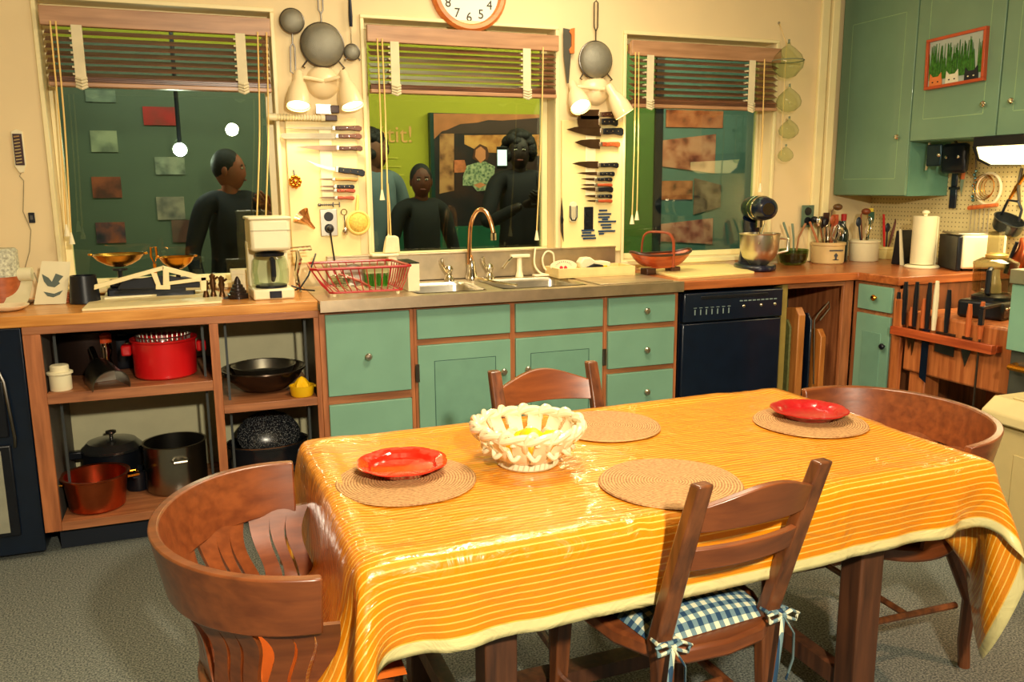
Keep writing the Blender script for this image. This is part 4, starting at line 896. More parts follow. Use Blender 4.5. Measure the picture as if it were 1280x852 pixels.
# big brass scale
SY=-.2
def pan(px,py,r,label,hx):
    p=wl(px,py,SY); t=T('scale_pan',label,'scale pan',(p.x,SY,p.z-.045))
    MB().lathe([(.02,0),(.5*r,.010),(.82*r,.030),(r,.052),(1.03*r,.054),(.97*r,.05),(.5*r,.016),(.001,.006)],36).build('pan',BRASS,t)
    for s in (-1,1): MB().ell((s*r*1.03,0,.055),(.010,.012,.006),10,6).build('lug',BRASS,t)
    return t
bigx=wl(148,318,SY); smx=wl(221,320,SY)
t=T('kitchen_scale','dark kitchen balance scale carrying two brass pans','scale',((bigx.x+smx.x)/2,SY+.01,ZC+.0008)); cx=t.location.x
bx(-.17,.18,-.05,.05,0,.05).build('base',NAVY,t,bevel=.008); bx(-.16,.17,-.012,.012,.05,.085).build('beam',BLK,t,bevel=.004)
for xx,zz,nm in ((bigx.x-cx,wl(148,328,SY).z-ZC,'left_post'),(smx.x-cx,wl(221,325,SY).z-ZC,'right_post')):
    MB().tube([(xx,-.01,.06),(xx,-.01,zz-.028)],.010,8).cyl(.03,zz-.034,zz-.027,16,(xx,-.01)).build('post',BLK,t)
q=wl(192,318,SY-.03); MB().tube([(q.x-cx,-.03,q.z-ZC-.04),(q.x-cx-.012,-.03,q.z-ZC-.01),(q.x-cx-.01,-.03,q.z-ZC+.03),(q.x-cx+.01,-.03,q.z-ZC+.03),(q.x-cx+.012,-.03,q.z-ZC-.01)],.005,8,closed=True).build('ring_handle',BRASS,t); MB().tube([(q.x-cx,-.02,.08),(q.x-cx,-.03,q.z-ZC-.04)],.007,8).build('ring_post',BRASS,t)
p=wl(241,332,SY); bx(p.x-cx-.035,p.x-cx+.04,-.06,-.05,.03,.055).build('label_plate',WHITE,t)
pan(148,320,.105,'larger brass scale pan at left, below the photos','l'); pan(221,323,.074,'smaller brass scale pan at right with glowing rim','s')
# white wooden slicer structure
t=stand('wooden_slicer','white triangular wooden slicer frame over a black board','slicer',115,372,ZC,dy=-.43)
P=lambda x,y:(wl(x,y,-.43).x-t.location.x,wl(x,y,-.43).z-ZC)
dz=.0
def bar(nm,pts,d0,d1,m_): 
    o=[P(*v) for v in pts]; o=[(a,max(c,.014)) for a,c in o]; MB().prism(o,d0,d1).build(nm,m_,t,smooth=0,bevel=.0015)
bar('long_arm',[(118,362),(205,337),(205,332),(118,356)],-.012,.012,MARBLE)
bar('right_arm',[(203,332),(258,346),(258,352),(203,338)],-.012,.012,MARBLE)
bar('front_brace',[(210,356),(258,350),(258,345),(210,352)],-.02,-.004,MARBLE)
bar('upright',[(204,360),(212,360),(211,335),(204,336)],-.022,-.006,MARBLE)
bar('slant_brace',[(196,358),(202,358),(196,341),(189,341)],-.022,-.008,MARBLE); bar('end_block',[(251,363),(258,363),(258,346),(251,346)],-.02,.02,MARBLE)
bar('foot',[(195,361),(213,361),(213,356),(195,356)],-.024,-.006,MARBLE)
bar('dark_board',[(146,362),(250,360),(250,353),(212,345),(196,345),(152,353)],.014,.022,BLK)
# boards
def slab(name,label,cat,pts,z0,th,mat):
    P_=[at(x,y,z0+th) for x,y in pts]; c=sum((Vector(p) for p in P_),Vector())/len(P_)
    o=MB().prism([(p.x-c.x,p.y-c.y) for p in P_],0,th,'z').build(name,mat,bevel=.002,loc=(c.x,c.y,z0)); return tag(o,label,cat)
slab('chopping_board','large pale chopping board on the left counter in front of the slicer','board',[(102,386),(277,376),(279,366),(268,362),(118,370)],ZC+.0005,.010,MARBLE)
slab('marble_slab','thinner white slab lying on the large pale board under the slicer','board',[(130,372),(262,363),(258,358),(132,365)],ZC+.011,.008,WHITE)
slab('pastry_board','cream pastry board on the reddish counter left of the stand mixer','board',[(848,346),(943,339),(905,328),(785,331)],ZC+.0005,.012,mt('board_cream',(246,226,150),.3,vary=.05))
# figurines
t=stand('figurine_group','small dark and gilt animal figurines beside the slicer','figurine',266,356,ZC,dy=-.36)
q=MB()
for (a,b_,h) in ((-.03,0,.085),(.0,.01,.11),(.035,-.01,.10)): 
    q2=MB().lathe([(.016,0),(.012,.02),(.008,.035),(.014,h*.6),(.010,h*.75),(.013,h*.9),(.001,h)],10,(a,b_,0)).tube([(a,b_,h*.7),(a+.022,b_-.01,h*.85)],.005,6); q2.build('figure',mt('bronze_dark',(96,64,34),.3,.7,vary=.5,scale=40),t)
bx(-.055,.06,-.025,.03,0,.006).build('plinth',BLK,t,bevel=.002)
t=stand('beehive_mould','black stepped conical mould left of the coffee maker','mould',297,358,ZC,dy=-.38)
MB().lathe([(.042,0),(.043,.02),(.036,.022),(.036,.032),(.030,.035),(.029,.045),(.023,.048),(.022,.058),(.015,.062),(.013,.075),(.006,.09),(.001,.095)],28).build('body',mt('dark_bronze2',(44,34,30),.3,.3),t)
t=stand('recipe_box','small white box behind the stepped mould','box',305,350,ZC,dy=-.18)
bx(-.055,.05,-.03,.03,0,.105).build('body',WHITE,t,bevel=.003); bx(-.057,.052,-.032,.032,.085,.108).build('lid',WHITE,t,bevel=.003)
# coffee maker
t=stand('coffee_maker','white drip coffee maker with glass carafe by the left window edge','coffee maker',338,355,ZC,.06,dy=-.38)
bx(-.085,.085,-.11,.10,0,.045).build('base',WHITE,t,bevel=.008); bx(-.085,.085,.03,.10,.045,.24).build('column',WHITE,t,bevel=.006)
bx(-.082,.082,-.10,.10,.205,.34).build('brew_head',WHITE,t,bevel=.014); bx(-.088,.088,-.105,.102,.335,.348).build('lid',WHITE,t,bevel=.006); bx(-.083,.083,-.102,-.098,.29,.292).build('seam',mt('grey_seam',(150,140,110),.5),t)
bx(-.02,.03,-.115,-.108,.006,.036).build('switch_plate',NAVY,t,bevel=.002)
MB().lathe([(.06,.056),(.074,.062),(.077,.11),(.070,.168),(.058,.182)],28,(0,-.03,0),capb=False).build('carafe',GLASS,t); MB().lathe([(.060,.180),(.062,.192),(.03,.2),(.001,.2)],20,(0,-.03,0)).build('carafe_lid',BLK,t)
MB().cyl(.066,.046,.056,28,(0,-.03)).build('hotplate_rim',BLK,t); MB().tube([(0,-.085,.17),(0,-.115,.165),(0,-.118,.10),(0,-.098,.08)],[.010,.012,.011,.008],8).build('carafe_handle',BLK,t)
# red dish rack
t=stand('dish_rack','red coated wire dish rack standing at left of the sink counter','dish rack',440,368,ZC,0,dy=-.36); cxr=t.location.x
G=lambda px,py,z:(at(px,py,ZC+z).x-cxr,at(px,py,ZC+z).y+.36,z)
top=[(-.20,-.19,.125),(.235,-.19,.125),(.215,.15,.125),(-.175,.15,.125)]; bot=[(-.12,-.155,.018),(.20,-.155,.018),(.19,.12,.018),(-.10,.12,.018)]
RW=mt('red_wire',(170,24,30),.35,vary=.1,coat=.3)
def loop(P_,n=8):
    o=[]
    for i in range(4):
        a=Vector(P_[i]);b_=Vector(P_[(i+1)%4])
        for k in range(n): 
            u=.06+.88*k/(n-1); o.append(tuple(a.lerp(b_,u)))
    return o
MB().tube(loop(top),.006,8,closed=True).build('top_rim',RW,t); MB().tube(loop(bot),.005,8,closed=True).build('bottom_rim',RW,t)
for i,n in ((0,12),(1,8),(2,10),(3,8)):
    for k in range(n):
        u=(k+.7)/(n+.4); a=Vector(top[i]).lerp(Vector(top[(i+1)%4]),u); c=Vector(bot[i]).lerp(Vector(bot[(i+1)%4]),u); m_=a.lerp(c,.55)+Vector((0,0,-.012))
        MB().tube([tuple(a),tuple(m_),tuple(c)],.0026,6).build('wire',RW,t)
for k in range(6):
    x=-.08+.05*k; MB().tube([(x,-.155,.018),(x,.12,.018)],.0026,6).build('floor_wire',RW,t)
for x,y in ((-.10,-.14),(.18,-.14),(.17,.11),(-.09,.11)): MB().lathe([(.008,0),(.010,.012),(.006,.018)],10,(x,y,0),capt=True).build('foot',WHITE,t)
zr=ZC+.024
def inrack(name,label,cat,dx,dy,rz=0): return T(name,label,cat,(cxr+dx,-.36+dy,zr),rz)
t=inrack('glass_bowl','upturned clear glass lying at left inside the red dish rack','glass',-.055,-.05); MB().lathe([(.025,0),(.035,.01),(.05,.055),(.047,.055),(.032,.013),(.001,.008)],24).build('bowl',GLASS,t); MB().tube(arcpts((0,0,0),.05,0,2*PI,24,.055)[:-1],.003,6,closed=True).build('rim',CHROME,t)
t=inrack('round_tin','round silver lid standing on edge inside the red dish rack','lid',.01,.0,-.2); o=MB().lathe([(.001,0),(.045,.002),(.05,.008),(.052,.014),(.046,.006)],28,capb=False).build('disc',STEEL,t,loc=(0,0,.053)); o.rotation_euler=(PI/2,0,0)
t=inrack('red_spatula','reddish brown wooden handled utensil leaning in the dish rack','utensil',.0,-.09); MB().tube([(-.07,0,.07),(.02,0,.035),(.07,0,.005)],[.008,.012,.008],8,flat=.6).build('handle',WDR,t)
t=inrack('grass_planter','clear box with green and white bristles in the dish rack','planter',.10,-.06)
bx(-.055,.055,-.03,.03,0,.095).build('box',GLASS,t); q=MB(); random.seed(5)
for k in range(70):
    x=random.uniform(-.05,.05); y=random.uniform(-.025,.025); q.tube([(x,y,.004),(x+random.uniform(-.006,.006),y,random.uniform(.045,.065))],.0018,5)
g_=q.build('green_bristles',mt('bristle_green',(74,156,44),.6,vary=.2),t); g_['kind']='stuff'
bx(-.05,.05,-.026,.026,.065,.093).build('pale_top',mt('pale_foam',(220,214,170),.8,vary=.1),t)
t=inrack('paper_box','cream folded box at the right end inside the dish rack','box',.19,-.02); t.location=(cxr+.262,-.36,ZC+.001); bx(-.024,.03,-.10,.09,0,.125).build('box',PAPER,t,bevel=.002); bx(-.022,.03,-.10,.11,.125,.13).build('dark_lid',BLK,t)
t=T('hanging_block','small cream block with hanging cord above the dish rack','block',wl(489,308,-.14)); MB().prism([(-.04,-.03),(.04,-.03),(.035,.045),(.02,.052),(-.02,.052),(-.03,.02)],-.02,.02).build('body',mt('foam_cream',(238,226,180),.7,bump=.3),t,bevel=.006)
MB().tube([(0,0,.05),(0.003,.02,.2),(0.0,.03,.30)],.0035,6).build('cord',CORD,t); bx(-.1,.03,-.03,.03,-.045,-.032).build('tray_edge',CREAM,t,bevel=.004); bx(-.02,.02,-.02,.02,-.17,-.045).build('support',CREAM,t)
t=stand('can_opener','chrome crank can opener on the counter left of the red dish rack','opener',373,340,ZC,dy=-.26)
MB().tube([(0,0,.0),(-.01,0,.08),(0.006,0,.15),(0,0,.19)],[.012,.010,.014,.008],8).build('stem',CHROME,t); MB().tube([(-.03,0,.20),(.06,0,.205),(.065,0,.19),(-.03,0,.185)],.004,6,closed=True).build('crank',CHROME,t)
t=T('appliance_cord','black cord running behind the coffee maker to the outlet','cord',(wl(372,345,-.3).x,-.3,ZC+.005)); MB().tube([(-.04,0,.0),(.01,.0,.02),(.05,.02,.07),(.10,.12,.16)],.004,6).tube([(-.03,.0,.03),(.02,0,.01),(.07,-.02,.005)],.004,6).build('cable',BLK,t)
# tray with card and white thing, right of sink
p=at(736,343); t=T('wooden_tray','low pale wooden box tray behind the right basin','tray',(wl(737,340,-.2).x,-.2,ZC+.007),-.02)
L_=(wl(783,338,-.2).x-wl(690,340,-.2).x)/2; bx(-L_,L_,-.10,.09,0,.006).build('base',mt('pale_box',(236,206,140),.5),t); 
for a in ((-L_,L_,-.10,-.092),(-L_,L_,.082,.09),(-L_,-L_+.008,-.092,.082),(L_-.008,L_,-.092,.082)): bx(a[0],a[1],a[2],a[3],.006,.048).build('side',mt('pale_box',(236,206,140),.5),t,bevel=.002)
tx_=t.location.x; g=wl(709,326,-.24)
t=T('label_card','oval white card with a small red emblem standing in the tray','card',(g.x,-.20,ZC+.014)); t.rotation_euler=(-.15,0,0)
MB().prism([(.075*math.cos(a),.045+.032*math.sin(a)) for a in [k*2*PI/28 for k in range(28)]],-.002,.002).build('card',WHITE,t,smooth=0)
q=MB(); q.ell((-.014,-.003,.036),(.010,.001,.010),8,6); q.ell((.010,-.003,.034),(.010,.001,.012),8,6); q.build('red_emblem',mt('emblem_red',(206,50,60),.5),t)
q=MB()
for k in range(11):
    a=PI*.92-PI*.84*k/10; q.prism([(.040*math.cos(a)-.002,.040+.024*math.sin(a)),(.040*math.cos(a)+.002,.040+.024*math.sin(a)),(.047*math.cos(a)+.002,.040+.030*math.sin(a)),(.047*math.cos(a)-.002,.040+.030*math.sin(a))],-.0032,-.0022)
q.build('arched_print',mt('grey_print',(130,110,110),.6),t,smooth=0)
g=wl(742,320,-.2); t=T('white_grinder','white bulbous electric opener lying across the tray','opener',(g.x,-.20,ZC+.045))
MB().prism([(-.085,0),(-.09,.03),(-.07,.055),(-.03,.056),(.0,.035),(.05,.035),(.085,.028),(.09,.01),(.08,0)],-.03,.03).build('body',WHITE,t,bevel=.014); MB().tube([(-.06,-.045,.0),(-.02,-.05,.012),(.03,-.045,.008)],[.008,.014,.008],8).build('dark_grip',BLK,t); bx(.04,.06,-.045,-.03,.0,.012).build('yellow_tab',YEL,t,bevel=.003)
t=T('charger','white coiled cord and small adapter left of the tray','cord',(wl(676,338,-.12).x,-.12,ZC+.006)); MB().tube(crs([(-.03,0,.15),(-.035,0,.06),(-.0,-.01,.012),(.05,-.01,.010),(.02,0,.04),(.01,.0,.09),(.035,0,.125),(.07,0,.11),(.075,0,.05)]),.005,8).build('cable',CREAM,t); bx(-.05,.05,-.04,0,0,.010).build('adapter',CREAM,t,bevel=.003)
# trug basket
p=wl(826,325,-.25); t=T('trug_basket','oval reddish wooden trug with hooped handle on the right counter','basket',(p.x,-.25,ZC+.001),.12)
hw=(wl(865,310,-.25).x-wl(786,310,-.25).x)/2; S=wood('trug_slat',(150,56,24),(204,96,44),'x',.35)
MB().grid(lambda u,v:((u*2-1)*hw*(.55+.45*v**.6),.0+(.085*math.sqrt(max(0,1-(u*2-1)**2))*(.5+.5*v))*-1,.035+.065*v**1.3+.02*(2*u-1)**4),24,10,lambda u,v:((u*2-1)*hw*(.53+.45*v**.6),.004-(.085*math.sqrt(max(0,1-(u*2-1)**2))*(.5+.5*v)),.037+.065*v**1.3+.02*(2*u-1)**4)).build('front_slats',S,t)
MB().grid(lambda u,v:((u*2-1)*hw*(.55+.45*v**.6),.0+(.085*math.sqrt(max(0,1-(u*2-1)**2))*(.5+.5*v)),.035+.065*v**1.3+.02*(2*u-1)**4),24,10,lambda u,v:((u*2-1)*hw*(.53+.45*v**.6),-.004+(.085*math.sqrt(max(0,1-(u*2-1)**2))*(.5+.5*v)),.037+.065*v**1.3+.02*(2*u-1)**4)).build('back_slats',S,t)
MB().lathe([(hw*.56,.034),(hw*.5,.030),(.001,.030)],28,sy=.28,capb=False).build('bottom',S,t)
MB().tube([(hw*math.cos(a)*.99,.086*math.sin(a),.104+.02*math.cos(a)**4) for a in [k*2*PI/36 for k in range(36)]],.007,8,closed=True).build('rim',WDH,t)
hp=[(.0+.015,-.09,.04)]+[(.015,-.088,.12),(.012,-.085,.18),(.0,-.06,.215),(-.02,0,.222),(-.05,.06,.215),(-.06,.085,.17),(-.062,.088,.06)]
MB().tube(crs(hp),.009,8,flat=.6).build('hoop_handle',wood('trug_hoop',(120,46,20),(160,70,34),'z'),t)
for s in (-1,1): bx(s*hw*.42-.03,s*hw*.42+.03,-.03,.03,0,.034).build('foot',WDH,t,bevel=.004)
# stand mixer
p=wl(948,328,-.30); t=T('stand_mixer','dark navy stand mixer with steel bowl on the right counter','mixer',(p.x,-.27,ZC+.001),1.22); t.scale=(1.07,1.07,1.07)
NB=mt('mixer_navy',(6,18,44),.3,vary=.05,coat=.35)
MB().prism([(.17*math.cos(a)*(1 if math.cos(a)>0 else .9),.10*math.sin(a)) for a in [k*2*PI/32 for k in range(32)]],0,.03,'z').build('base',NB,t,bevel=.010)
MB().tube([(.11,0,.02),(.115,0,.12),(.10,0,.20),(.075,0,.26)],[.058,.042,.042,.052],16).build('pedestal',NB,t)
q=MB().lathe([(.001,-.185),(.036,-.182),(.054,-.158),(.060,-.08),(.062,.02),(.058,.10),(.045,.145),(.001,.155)],28); o=q.build('motor_head',NB,t,loc=(-.0,0,.315)); o.rotation_euler=(0,PI/2,0)
q=MB().lathe([(.0615,-.03),(.0635,-.026),(.0635,-.018),(.0615,-.014)],28,capb=False).lathe([(.0595,-.09),(.0625,-.086),(.0625,-.066),(.0605,-.06)],28,capb=False); o=q.build('trim_band',CHROME,t,loc=(0,0,.315)); o.rotation_euler=(0,PI/2,0)
MB().cyl(.030,.0,.03,18).build('hub_cap',CHROME,t,loc=(-.155,0,.315)).rotation_euler=(0,-PI/2,0)
MB().cyl(.022,.22,.26,16,(-.06,0)).build('beater_socket',CHROME,t); MB().tube([(-.06,0,.23),(-.06,0,.16)],.009,8).build('beater_shaft',CHROME,t); MB().tube([(-.06,0,.17),(-.095,0,.12),(-.08,0,.07),(-.06,0,.055),(-.04,0,.07),(-.025,0,.12)],.006,8,closed=True).build('beater',STEEL,t)
MB().lathe([(.045,.032),(.05,.04),(.082,.07),(.096,.11),(.100,.185),(.104,.19),(.098,.19),(.092,.11),(.07,.06),(.001,.05)],36,(-.06,0,0)).build('bowl',STEEL,t)
MB().tube([(-.06,-.10,.165),(-.06,-.145,.16),(-.06,-.145,.10),(-.06,-.085,.085)],.007,8).build('bowl_handle',STEEL,t); MB().ell((.06,-.065,.15),(.012,.014,.012)).build('lever_knob',CHROME,t)
MB().tube([(-.14,.0,.24),(-.15,.03,.14)],.006,8).build('front_rod',CHROME,t)
# crocks & utensils
def crock(px0,px1,pyt,pyb,dy,label,mat,name='utensil_crock',band=False,tools=()):
    a=wl(px0,pyb,dy); c=wl(px1,pyb,dy); r=(c.x-a.x)/2*.97; h=wl(px0,pyt,dy).z-ZC
    t=T(name,label,'crock',((a.x+c.x)/2,dy,ZC+.001))
    MB().lathe([(r*.92,0),(r*.97,.006),(r,h-.02),(r+.005,h-.016),(r+.005,h-.002),(r-.004,h),(r-.012,h-.004),(r-.013,.012),(.001,.01)],32).build('jar',mat,t)
    return t,r,h
def utensil(t0,r,h,x,y,lx,ly,H,kind,col,label,met=None,cat='utensil',name='utensil'):
    """stands in the jar t0; leans by lx,ly"""
    L0=t0.location; t=T(name,label,cat,(L0.x+x*.3,L0.y+y*.3,ZC+.016)); s=Vector((x*.3,y*.3,0)); e=Vector((lx,ly,H)); m_=met or mt('u_%d_%d_%d'%col,col,.4,vary=.2)
    d=e.normalized()
    if kind=='spoon':
        MB().tube([(0,0,0),tuple(e*.82)],[.004,.005],8).build('handle',m_,t); MB().ell(tuple(e*.92),(.020,.008,.03),12,8).build('bowl',m_,t)
    elif kind=='spatula':
        MB().tube([(0,0,0),tuple(e*.75)],.004,8).build('handle',m_,t); q=MB(); q.X=Matrix.Translation(e*.73); q.prism([(-.012,0),(.012,0),(.024,.03),(.022,H*.27),(-.022,H*.27),(-.024,.03)],-.002,.002); q.build('blade',m_,t,bevel=.002)
    elif kind=='whisk':
        MB().tube([(0,0,0),tuple(e*.55)],.006,8).build('handle',m_,t)
        for k in range(4):
            a=k*PI/4; o=Vector((math.cos(a),math.sin(a),0)); b0=e*.54
            MB().tube([tuple(b0),tuple(b0+d*H*.2+o*.022),tuple(e+o*.018),tuple(e+d*.015),tuple(e-o*.018),tuple(b0+d*H*.2-o*.022),tuple(b0)],.0016,5).build('wire',m_,t)
    elif kind=='stick': MB().tube([(0,0,0),tuple(e*.6),tuple(e)],[.005,.008,.007],8).build('shaft',m_,t)
    elif kind=='ladle':
        MB().tube([(0,0,0),tuple(e*.9),tuple(e+Vector((.015,-.01,.004)))],.004,8).build('handle',m_,t); MB().ell(tuple(e+Vector((.03,-.012,-.008))),(.028,.028,.02),12,8).build('bowl',m_,t)
    return t
BR=(96,48,26)
t,r,h=crock(1017,1050,303,332,-.13,'tan crock with dark printed crest, full of wooden and metal tools',mt('crock_tan',(206,176,120),.4,vary=.08))
q=MB(); q.prism([(-.042,.082),(.042,.082),(.042,.089),(-.042,.089)],-.0012,0).prism([(-.010,.03),(.010,.03),(.004,.042),(.012,.058),(.0,.072),(-.012,.058),(-.004,.042)],-.0012,0).prism([(-.018,.03),(.018,.03),(.018,.034),(-.018,.034)],-.0012,0)
q.build('printed_crest',mt('crest_ink',(60,64,72),.6),t,loc=(-.02,-r*.985,-.005)).rotation_euler=(0,0,-.25)
utensil(t,r,h,-.04,.0,-.07,.0,.25,'spoon',(0,0,0),'shiny steel spoon leaning left out of the crested tan crock',CHROME)
utensil(t,r,h,-.02,.02,-.04,.03,.26,'spatula',(40,34,34),'black spatula standing at left in the crested tan crock')
utensil(t,r,h,.01,.02,.06,.05,.32,'ladle',(90,60,30),'tall bent bronze coloured ladle highest in the crested tan crock')
utensil(t,r,h,.0,-.02,.01,-.01,.26,'spoon',(150,70,34),'orange brown wooden spoon in the middle of the crested tan crock')
utensil(t,r,h,.03,0,.045,-.0,.27,'spatula',(170,74,44),'reddish wooden spatula at right in the crested tan crock')
utensil(t,r,h,.05,.0,.075,.01,.22,'spoon',(18,24,40),'dark blue spoon at the right rim of the crested tan crock')
utensil(t,r,h,.02,-.03,.02,-.03,.20,'whisk',(0,0,0),'short steel whisk at front of the crested tan crock',STEEL)
utensil(t,r,h,-.03,-.03,-.035,-.03,.20,'whisk',(0,0,0),'low steel whisk at front left of the crested tan crock',CHROME)
utensil(t,r,h,.04,-.02,.05,-.03,.19,'spoon',(0,0,0),'low shiny spoon at front right of the crested tan crock',CHROME)
utensil(t,r,h,-.05,.01,-.11,.02,.23,'stick',(176,110,70),'thin pale wooden handle leaning far left out of the crested tan crock')
utensil(t,r,h,.0,.04,.03,.06,.28,'spatula',(60,34,26),'dark brown spatula at the back of the crested tan crock')
utensil(t,r,h,-.01,.0,-.01,.02,.24,'spoon',(24,22,26),'black spoon in the middle back of the crested tan crock')
t,r,h=crock(1064,1093,300,331,-.10,'plain white cylindrical crock of tools right of the dark bottle',mt('crock_white',(232,222,180),.4,vary=.04))
utensil(t,r,h,-.02,0,-.02,.02,.29,'ladle',(120,60,34),'thin reddish brown ladle rising tallest from the plain white crock')
utensil(t,r,h,-.03,0,-.05,.0,.24,'spoon',(24,40,56),'dark blue round spoon at left of the plain white crock')
utensil(t,r,h,.02,.0,.045,.0,.28,'spatula',(40,84,70),'dark green spatula leaning right in the plain white crock')
utensil(t,r,h,.0,-.02,.01,-.01,.24,'whisk',(0,0,0),'steel whisk in the middle of the plain white crock',CHROME)
utensil(t,r,h,.03,.02,.075,.04,.30,'spatula',(236,206,70),'yellow spatula behind the plain white crock')
t,r,h=crock(1092,1120,308,330,-.02,'low yellowish crock of tools left of the black tablet shape',mt('crock_yellow',(214,196,126),.4,vary=.05))
utensil(t,r,h,-.03,0,-.03,.0,.26,'stick',(200,30,34),'bright red handle standing in the low yellowish crock')
utensil(t,r,h,.0,0,.0,.0,.19,'spoon',(24,28,40),'black rounded spoon in the low yellowish crock')
utensil(t,r,h,.02,0,.06,.0,.23,'stick',(96,48,34),'brown wooden handle leaning right in the low yellowish crock')
utensil(t,r,h,.04,.0,.10,.03,.27,'spatula',(0,0,0),'pale metal spatula leaning far right of the yellowish crock',STEEL)
# glass bowl with tongs at left
a=wl(1001,330,-.20); t=T('glass_bowl','greenish glass bowl half full of red brown stuff beside the mixer','bowl',(a.x,-.13,ZC+.001))
MB().lathe([(.06,0),(.085,.01),(.10,.05),(.104,.09),(.098,.09),(.094,.05),(.07,.012),(.001,.008)],32,sx=.85,sy=.8).build('bowl',glassmat('green_glass',(170,196,150)),t)
MB().lathe([(.05,.014),(.072,.03),(.075,.06),(.001,.064)],24,(.01,0,0),sy=.75).build('contents',mt('rust_beans',(156,84,48),.7,vary=.3,scale=60,bump=.4),t)
L0=t.location
for lab,x0,lx,H,col in (('curved pale green tongs leaning left out of the glass bowl',-.03,-.055,.23,(110,130,110)),('second pale green tong arm leaning right out of the glass bowl',.0,-.02,.22,(120,136,112)),('brown wooden spoon leaning right out of the glass bowl',.02,.06,.22,(150,100,60))):
    t=T('utensil',lab,'utensil',(L0.x+x0,L0.y,ZC+.07)); MB().tube([(0,0,0),(lx*.2,0,H*.4),(lx*.9,0,H*.75),(lx*.9,0,H-.05)],[.005,.006,.007,.006],8).build('shaft',mt('u_%d_%d_%d'%col,col,.5),t)
a=wl(1057,332,-.13); t=T('wine_bottle','tall dark green bottle with red cap between the two larger crocks','bottle',(a.x,-.09,ZC+.001))
MB().lathe([(.032,0),(.034,.008),(.034,.16),(.028,.19),(.015,.215),(.013,.255),(.015,.258)],24,capt=True).build('bottle',mt('bottle_green',(14,34,30),.12,vary=.05,coat=1),t); MB().lathe([(.0155,.245),(.0165,.285),(.001,.287)],16).build('cap',mt('cap_red',(150,24,24),.4),t)
p=wl(1011,270,-.0); t=outlet('wall_outlet','grey green outlet plate with a plug on the wall above the tan crock',1009,270,.09,.13,mt('plate_green',(88,112,92),.5)); MB().ell((.03,-.03,-.02),(.022,.025,.02)).build('plug',BLK,t)
# tablet / black slanted box
p=at(1134,331); t=T('black_tablet','black slanted slab with pale left edge standing left of the paper towels','box',(p.x,p.y+.03,ZC+.001),.15)
MB().prism([(-.035,0),(.05,0),(.03,.195),(-.005,.20)],-.045,.055,'x').build('body',BLK,t,bevel=.006); MB().prism([(-.04,0),(-.018,0),(.004,.205),(-.008,.205)],-.055,-.046,'x').build('pale_edge',PAPER,t)
# paper towel
p=at(1159,335); t=T('paper_towel_holder','white paper towel roll on a white stand at the right counter','paper towel',(p.x,p.y+.04,ZC+.001))
MB().lathe([(.09,0),(.092,.006),(.085,.014),(.03,.018)],32,capt=True).build('base',WHITE,t); MB().cyl(.062,.02,.285,32).build('roll',PAPER,t); MB().tube([(0,0,.28),(0,0,.30)],.01,10).ell((0,0,.305),(.02,.02,.013)).build('finial',WHITE,t); MB().tube([(.075,-.02,.01),(.075,-.02,.28)],.004,8).build('guard_rod',WHITE,t)
# toaster like box with black lid
p=wl(1210,325,-.7); t=T('toaster','white box appliance with black front edge behind the food processor','toaster',(3.75,-.70,ZC+.001),-.5)
bx(-.02,.20,-.14,.14,.012,.19).build('body',WHITE,t,bevel=.012); bx(-.045,-.02,-.14,.14,.0,.185).build('black_end',BLK,t,bevel=.006); bx(-.04,.18,-.12,.12,.19,.20).build('top_plate',STEEL,t,bevel=.003)
for s in (-1,1): bx(.0,.18,s*.1-.015,s*.1+.015,0,.012).build('foot',BLK,t)
# ================================================================ RIGHT: butcher block with knives
BX,BY0,BY1,BZ0,BZ1=3.17,-.95,-1.60,.50,.80
t=T('butcher_block_table','thick butcher block table with knives hung on its left side','table',((BX+3.85)/2,(BY0+BY1)/2,0)); cx,cy=t.location.x,t.location.y
bx(BX-cx,3.85-cx,BY1-cy,BY0-cy,BZ0,BZ1).build('block',BLOCK,t,bevel=.012)
for sx in (BX+.07,3.78):
    for sy in (BY0-.08,BY1+.08): bx(sx-cx-.05,sx-cx+.05,sy-cy-.05,sy-cy+.05,0,BZ0).build('leg',BLOCK,t,bevel=.006)
bx(BX-cx-.03,BX-cx-.006,-.9-cy,BY0-cy-.005,.30,.86).build('side_board',BLOCK,t,bevel=.004)
q=MB(); za=rw(1115,403,3.115); zb=rw(1242,430,3.115); ya,yb=min(-.905,za.y),zb.y
q.box(3.105-cx,3.135-cx,yb-cy,ya-cy,.685,.725).box(3.135-cx,BX-cx,yb-cy,yb-cy+.03,.69,.72).box(3.135-cx,BX-cx,ya-cy-.08,ya-cy-.05,.69,.72); q.build('knife_rail',wood('rail_red',(160,66,28),(204,96,46),'y'),t,bevel=.002)
def rackknife(px,pyt,pyb,hc,label,blw=.02,hw=.012,kind='blade',met=BLADE,x=3.152):
    """hangs point down behind the rail: handle above, blade below"""
    A=rw(px,pyt,x); Bz=rw(px,pyb,x).z; zr=.735; t=T('rack_knife',label,'knife',(x,A.y,zr)); hz=A.z-zr
    MB().tube([(0,0,.0),(0,0,hz*.25),(0,0,hz*.7),(0,0,hz)],[hw*.8,hw,hw*1.05,hw*.7],8,flat=1.0).build('handle',hc,t)
    L=zr-Bz
    if kind=='blade': MB().prism([(-blw,.0),(blw,.0),(blw*.9,-L*.5),(0,-L),(-blw*.9,-L*.45)],-.001,.001,'x').build('blade',met,t,smooth=0)
    elif kind=='cleaver': MB().prism([(-blw,.0),(blw,.0),(blw,-L*.92),(-blw,-L)],-.002,.002,'x').build('blade',met,t,smooth=0)
    else: MB().tube([(0,0,0),(0,0,-L)],.005,8).build('blade',met,t)
    return t
HB=BLK; HO=wood('hang_orange',(176,84,36),(214,116,60),'z')
rackknife(1124,365,455,HB,'round black handled steel, nearest the green corner cabinet on the knife rail',.008,.012,'rod')
